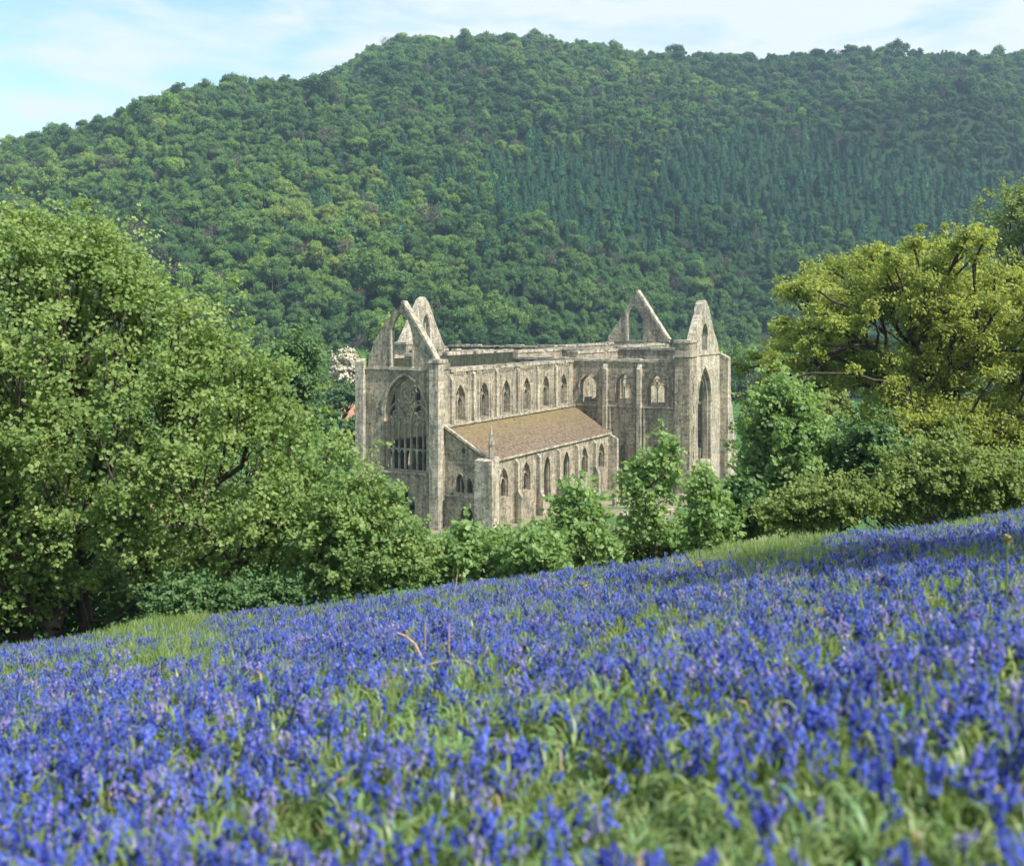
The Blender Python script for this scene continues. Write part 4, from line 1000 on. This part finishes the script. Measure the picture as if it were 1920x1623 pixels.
# trees that can be told apart: the front row at the foot of the hill and those on the skyline
bearing = np.round((px+90)/14).astype(int)
pick = np.zeros(len(P), bool)
hidden = ((px < 560) & (py > 520)) | ((px > 1480) & (py > 470)) | ((px > 690) & (px < 1360) & (py > 655))
cand = np.where(~hidden & (idx < 9))[0]
size = scl/np.hypot(P[:, 0], P[:, 1])*np.where(isC, .5, 1)
near = cand[np.argsort(-size[cand])][:185]
pick[near] = True
el = (P[:, 2]+12*scl-CH)/P[:, 1]
for b in range(bearing.min(), bearing.max()+1):
    ii = np.where(bearing == b)[0]
    if len(ii): ii = ii[idx[ii] < 9]; pick[ii[np.argmax(el[ii])]] = True; S3[ii[np.argmax(el[ii])]] = scl[ii[np.argmax(el[ii])]]*np.array([1.1, 1.1, 1.0])
keep = np.where(pick)[0][:300]; pick[:] = False; pick[keep] = True
KIND = ['broad']*6+['conifer']*3+['bare']*2
for i in keep:
    k = KIND[idx[i]]; sky_ = py[i] < 300 and el[i] > .13
    nm = {'broad': 'broadleaf_tree', 'conifer': 'conifer_tree', 'bare': 'bare_tree'}[k]
    o = bpy.data.objects.new(nm, PM[idx[i]][1]); C.objects.link(o)
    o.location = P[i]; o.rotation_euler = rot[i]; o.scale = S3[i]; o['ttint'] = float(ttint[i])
    side = 'left shoulder of the hill' if px[i] < 640 else ('hill summit' if px[i] < 1050 else 'long right ridge of the hill')
    if sky_:
        lab = {'broad': 'round dark treetop against the sky on the ', 'conifer': 'pointed dark treetop against the sky on the ', 'bare': 'thin grey half-bare tree against the sky on the '}[k] + side
        gr = {'broad': 'round trees on the ', 'conifer': 'pointed trees on the ', 'bare': 'half-bare trees on the '}[k]+side
    else:
        tn = 'pale green' if ttint[i] > .6 else ('mid green' if ttint[i] > .4 else 'deep green')
        wh_ = 'left of the abbey' if px[i] < 700 else ('behind the abbey' if px[i] < 1360 else 'right of the abbey')
        lab = f'{tn} {"pointed conifer" if k == "conifer" else "round-crowned tree"} low on the hill {wh_}'
        gr = f'{tn} {"conifers" if k == "conifer" else "round trees"} low on the hill {wh_}'
    tag(o, lab, 'tree', gr)
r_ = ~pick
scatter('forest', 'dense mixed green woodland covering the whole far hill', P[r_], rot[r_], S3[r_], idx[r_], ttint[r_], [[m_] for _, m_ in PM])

# ------------------------------------------------------------------ bluebells
def strap(mb, a, ln, w_, h, droop, mat=0, tint=.5, base=(0, 0, 0), seg=4, twist=0.0):
    ca, sa = math.cos(a), math.sin(a); V = []; 
    for k in range(seg+1):
        t = k/seg; r = ln*(t**1.25); z = h*math.sin(min(1, t*droop)*math.pi/2)*1.0 - (max(0, t-.72)*h*.9 if droop > 1 else 0)
        ww = w_*(1-t**2.2)*(.55+.45*min(1, t*4))/2 + .0006
        tw = twist*t; px_, py_ = -sa*math.cos(tw), ca*math.cos(tw); pz = math.sin(tw)
        for s_ in (-1, 1): V.append((base[0]+ca*r+px_*ww*s_, base[1]+sa*r+py_*ww*s_, base[2]+z+pz*ww*s_))
    mb.add(V, [(2*k, 2*k+1, 2*k+3, 2*k+2) for k in range(seg)], mat, tint, smooth=True)

def bell(mb, p, d, ln, r, tint):
    d = Vector(d).normalized(); a = d.cross(Vector((.3, .2, .9))).normalized(); b = d.cross(a); V = []; sides = 6
    prof = [(0, .35), (.25, .85), (.72, .80), (1.0, 1.35)]
    for t, q in prof:
        for k in range(sides):
            an = 2*math.pi*k/sides + t*.2; rr_ = r*q*(1.15 if (t == 1.0 and k % 2) else 1)
            v = Vector(p)+d*(ln*t)+(a*math.cos(an)+b*math.sin(an))*rr_; V.append(tuple(v))
    mb.add(V, [(i*sides+k, i*sides+(k+1) % sides, (i+1)*sides+(k+1) % sides, (i+1)*sides+k) for i in range(3) for k in range(sides)], 0, tint)

def bluebell(seed, spikes):
    """two meshes: the leaves with their stems, and the nodding flower heads"""
    rg = random.Random(seed); lf = MB(); heads = []
    for k in range(rg.randint(5, 7)):
        strap(lf, rg.uniform(0, 6.28), rg.uniform(.09, .20), rg.uniform(.012, .020), rg.uniform(.13, .25), rg.uniform(1.0, 1.7), 0, min(1, max(0, rg.gauss(.5, .22))), (rg.uniform(-.02,.02), rg.uniform(-.02,.02), 0), 4, rg.uniform(-.7, .7))
    for sp in range(spikes):
        fl = MB(); heads.append(fl); a = rg.uniform(0, 6.28); H = rg.uniform(.25, .36); bx, by = rg.uniform(-.05,.05), rg.uniform(-.05,.05); lean = rg.uniform(.03, .09); pts_ = []
        for k in range(7):
            t = k/6; o_ = lean*t*t*1.3; z_ = H*t - (.035*(t-.7)/.3 if t > .7 else 0)
            pts_.append(Vector((bx+math.cos(a)*o_, by+math.sin(a)*o_, z_)))
        tube(lf, pts_, [.0030]*5+[.0022, .0014], 4, 0)
        nb = rg.randint(10, 15)
        for i in range(nb):
            t = .56+.44*i/nb; k = t*6; j = min(5, int(k)); p_ = pts_[j].lerp(pts_[j+1], k-j)
            aa = a+rg.uniform(-1.6, 1.6); size = 1.0-.25*(i/nb)
            off = Vector((math.cos(aa), math.sin(aa), .3))*rg.uniform(.010, .018)
            bell(fl, p_+off, (math.cos(aa)*.5, math.sin(aa)*.5, -rg.uniform(.6, 1.1)), .024*size, .0085*size, min(1, max(0, rg.gauss(.5, .25))))
    return [lf.mesh('bluebell_leaves_mesh', M['blade'])] + [h_.mesh('flower_head_mesh', M['petal']) for h_ in heads]
BB = [bluebell(500+k, 1+(k % 3)) for k in range(12)]
def floppy(seed, n, mat, wd):
    rg = random.Random(seed); mb = MB()
    for k in range(n):
        a = rg.uniform(0, 6.28); h = rg.uniform(.08, .24)
        strap(mb, a, rg.uniform(.12, .30), rg.uniform(.6, 1.1)*wd, h, rg.uniform(1.0, 1.9), 0, min(1, max(0, rg.gauss(.5, .22))), (rg.uniform(-.06, .06), rg.uniform(-.06, .06), 0), 5, rg.uniform(-1.3, 1.3))
    return mb.mesh('floppy_leaf_mesh', M[mat])
def tuft(seed, n, H, spread, mat):
    rg = random.Random(seed); mb = MB()
    for k in range(n):
        a = rg.uniform(0, 6.28); h = H*rg.uniform(.55, 1.1)
        strap(mb, a, h*rg.uniform(.12, .5), rg.uniform(.004, .008), h, rg.uniform(.95, 1.25), 0, min(1, max(0, rg.gauss(.5, .24))), (rg.uniform(-spread, spread), rg.uniform(-spread, spread), 0), 4, rg.uniform(-.5, .5))
    return mb.mesh('grass_tuft_mesh', M[mat])
TF = [tuft(700+k, 16, .34, .06, 'grass') for k in range(5)] + [tuft(720+k, 12, .22, .07, 'blade') for k in range(3)]
def broad(seed):
    rg = random.Random(seed); mb = MB()
    for k in range(5): strap(mb, rg.uniform(0, 6.28), rg.uniform(.07, .14), rg.uniform(.04, .07), rg.uniform(.06, .15), 1.3, 0, rg.random(), (0, 0, 0), 5, rg.uniform(-.4, .4))
    return mb.mesh('weed_leaf_mesh', M['broad'])
WD = [broad(740+k) for k in range(3)] + [floppy(760+k, 11, 'blade', .014) for k in range(4)] + [floppy(770+k, 7, 'broad', .030) for k in range(2)]

ymax = 22.3; dens = 112.0
area_n = int(dens*(ymax+1)**2*.5*1.02)
U = RNG.random(area_n); Y = np.sqrt(U)*(ymax-0)+0.0; Y = np.sqrt(U*(ymax**2-1.9**2)+1.9**2); X = RNG.uniform(-.56, .56, area_n)*(Y+.6)
Z = ground_z(X, Y); P = np.column_stack([X, Y, Z]); ptop = P.copy(); ptop[:, 2] += .28
px, py = proj(ptop); ok = (px > -120) & (px < 2040) & (py < 1800); P = P[ok]; px = px[ok]; py = py[ok]
nA = fbm(P[:, 0], P[:, 1], .55, 2.2); nB = fbm(P[:, 0], P[:, 1], 1.9, 6.1)
prob = .555 + .50*nA + .55*nB - .22*sstep(17.0, 20.5, P[:, 1])
prob -= .55*blob(px, py, 260, 1185, 140, 50) + .5*blob(px, py, 1450, 1030, 130, 36) + .40*blob(px, py, 1790, 1560, 260, 110) + .35*blob(px, py, 1150, 1290, 190, 45) + .08*blob(px, py, 900, 1400, 500, 90) + .35*blob(px, py, 1650, 1400, 300, 70) + .25*blob(px, py, 1500, 980, 400, 12)
prob = np.where(py < 1250, prob+.08, prob-.03*np.clip((py-1240)/200, 0, 1))
isF = RNG.random(len(P)) < prob
fp = P[isF]; n = len(fp); idx = RNG.integers(0, 12, n); sc_ = RNG.uniform(.78, 1.22, n)
rot = np.column_stack([RNG.normal(size=n)*.10-.02, RNG.normal(size=n)*.10, RNG.uniform(0, 6.28, n)])
fpx, fpy = px[isF], py[isF]
inview = (fpx > -20) & (fpx < 1940) & (fpy < 1640) & (fpy > 900)
order = np.where(inview)[0]; order = order[np.argsort(fp[order, 1])][:300]
sel = np.zeros(n, bool); sel[order] = True
for i in order:
    ml_ = BB[idx[i]]
    o = bpy.data.objects.new('bluebell', ml_[0]); C.objects.link(o)
    for fm in ml_[1:]:
        h = bpy.data.objects.new('flower_head', fm); C.objects.link(h); h.parent = o
    o.location = fp[i]; o.rotation_euler = rot[i]; o.scale = (sc_[i],)*3
    nsp = 1+(idx[i] % 3); w1 = ['single nodding blue flower spike', 'pair of nodding blue flower spikes', 'three nodding blue flower spikes'][nsp-1]
    side = 'left' if fpx[i] < 640 else ('middle' if fpx[i] < 1280 else 'right')
    tag(o, f'bluebell with {w1} in the blurred near grass, {side} third', 'bluebell', f'near bluebells with {nsp} spikes, {side} third')
s_ = ~sel
scatter('bluebell_carpet', 'dense carpet of blue and violet bluebells over the sloping field', fp[s_], rot[s_], np.repeat(sc_[s_, None], 3, 1), idx[s_], np.full(s_.sum(), .5), [list(b) for b in BB])
# grass and weeds between them
gp = P[~isF]; gpx, gpy = px[~isF], py[~isF]
extra = P[RNG.random(len(P)) < .5] + np.array([.04, .03, 0]); 
ap = np.vstack([gp, extra]); n = len(ap); apt = ap.copy(); apx, apy = proj(apt)
ig = np.where(RNG.random(n) < .06, RNG.integers(8, 11, n), RNG.integers(0, 8, n))
ig = np.where(RNG.random(n) < .15+.72*np.clip((apy-1150)/250, 0, 1), RNG.integers(11, 17, n), ig)
tall = 1 + .35*blob(apx, apy, 300, 1200, 110, 60) + .3*blob(apx, apy, 1450, 1050, 110, 50)
gs = RNG.uniform(.6, 1.05, n)*tall*np.where(apy > 1400, .85, 1)
scatter('grass', 'green grass blades and broad weed leaves among the bluebells', ap, np.column_stack([RNG.normal(size=n)*.12, RNG.normal(size=n)*.12, RNG.uniform(0, 6.28, n)]), np.repeat(gs[:, None], 3, 1), ig, np.full(n, .5), [[m_] for m_ in TF+WD])

# dead bracken stems and tall stalks
def stem_obj(name, label, cat, pts_, rads, mat, group=None, head=None):
    base = Vector(pts_[0]); mb = MB(); tube(mb, [Vector(p)-base for p in pts_], rads, 6)
    o = mb.build(name, M[mat]); o.location = base; tag(o, label, cat, group)
    if head:
        mb = MB(); tip = Vector(pts_[-1])-base
        for k in range(26):
            d = unit(RNG.normal(size=(1, 3)))[0]*np.array([.5, .5, 1.1])*head
            leaves(mb, np.array([tip])+d, np.array([d]), np.array([head*1.1]), .5, 'leaf')
        mb.build('seed_head', M['seed'], o)
    return o
def fieldpt(px_, py_, h=0.0):
    """where on the bank the line of sight at this bearing meets plants of height h"""
    r = (px_-960)/F; best = None
    for Y_ in np.arange(2.0, 24, .02):
        zz = CH-(py_-602)/F*Y_
        if zz <= gz(r*Y_, Y_)+h: return Vector((r*Y_, Y_, gz(r*Y_, Y_)))
    return Vector((r*20, 20, gz(r*20, 20)))
def stem_at(px0, py0, dy_m, dx_m, name, label, cat, rad, mat, group=None, head=None, bend=0):
    b = fieldpt(px0, py0, .1); pts_ = []
    for k in range(6):
        t = k/5; pts_.append((b.x+dx_m*t+bend*math.sin(math.pi*t), b.y, b.z+dy_m*t))
    return stem_obj(name, label, cat, pts_, [rad*(1-.35*k/5) for k in range(6)], mat, group, head)
G2 = 'dry bracken stems standing among the bluebells'
stem_at(797, 1250, .52, 0.0, 'bracken_stem', 'upright pale straw stem in the middle of the bluebells', 'stem', .009, 'dead', G2)
stem_at(842, 1262, .54, 0.0, 'bracken_stem', 'upright pinkish dry stem beside the pale straw stem', 'stem', .011, 'dead', G2)
b = fieldpt(790, 1265, .1); pts_ = [(b.x+.02, b.y, b.z+.16), (b.x-.0, b.y, b.z+.26), (b.x-.06, b.y, b.z+.38), (b.x-.14, b.y, b.z+.45), (b.x-.22, b.y, b.z+.48)]
stem_obj('bracken_stem', 'curved dry bracken stem arching over left of the upright stems', 'stem', pts_, [.017,.016,.014,.012,.008], 'dead', G2)
b = fieldpt(850, 1275, .1); stem_obj('bracken_stem', 'fallen dry bracken stem lying among bluebells', 'stem', [(b.x-.35,b.y+.1,b.z+.16),(b.x-.1,b.y,b.z+.25),(b.x+.1,b.y,b.z+.26),(b.x+.3,b.y-.1,b.z+.18)], [.007,.010,.009,.006], 'dead', G2)
stem_at(848, 1130, .62, .09, 'bracken_stem', 'leaning pale dry stem at the top edge of the bluebell field', 'stem', .012, 'dead', G2)
G3 = 'tall green seed stalks above the bluebells'
for (x, y0, y1, lab) in ((1886, 1160, 1030, 'tall stalk with a brown seed head at the right edge of the field'), (1093, 1190, 1118, 'short stalk with a brown seed head below the tall narrow sapling'), (1310, 1160, 1082, 'tall green stalk with seed head below the leafy sapling near transept'), (1640, 1170, 1105, 'bare green stalk between the two right seed heads')):
    b = fieldpt(x, y0, .25); hgt = (y0-y1)/F*b.y
    stem_at(x, y0, hgt+.25, .01, 'seed_stalk', lab, 'stalk', .010 if x > 1800 else .006, 'stalk', G3, head=.03 if x != 1640 else None)

# ------------------------------------------------------------------ haze
mb = MB(); mb.box(-1300, 1300, -80, 1560, -1.5, 300)
m, nt = newmat('haze'); m.node_tree.nodes.clear()
pv = N(nt, 'ShaderNodeVolumePrincipled'); pv.inputs['Color'].default_value = (.55, .78, 1.0, 1); pv.inputs['Density'].default_value = .00024; pv.inputs['Anisotropy'].default_value = .2
oo = N(nt, 'ShaderNodeOutputMaterial'); L(nt, pv.outputs[0], oo.inputs['Volume'])
hz_o = mb.build('haze', m); tag(hz_o, 'thin blue haze over the valley', kind='stuff')
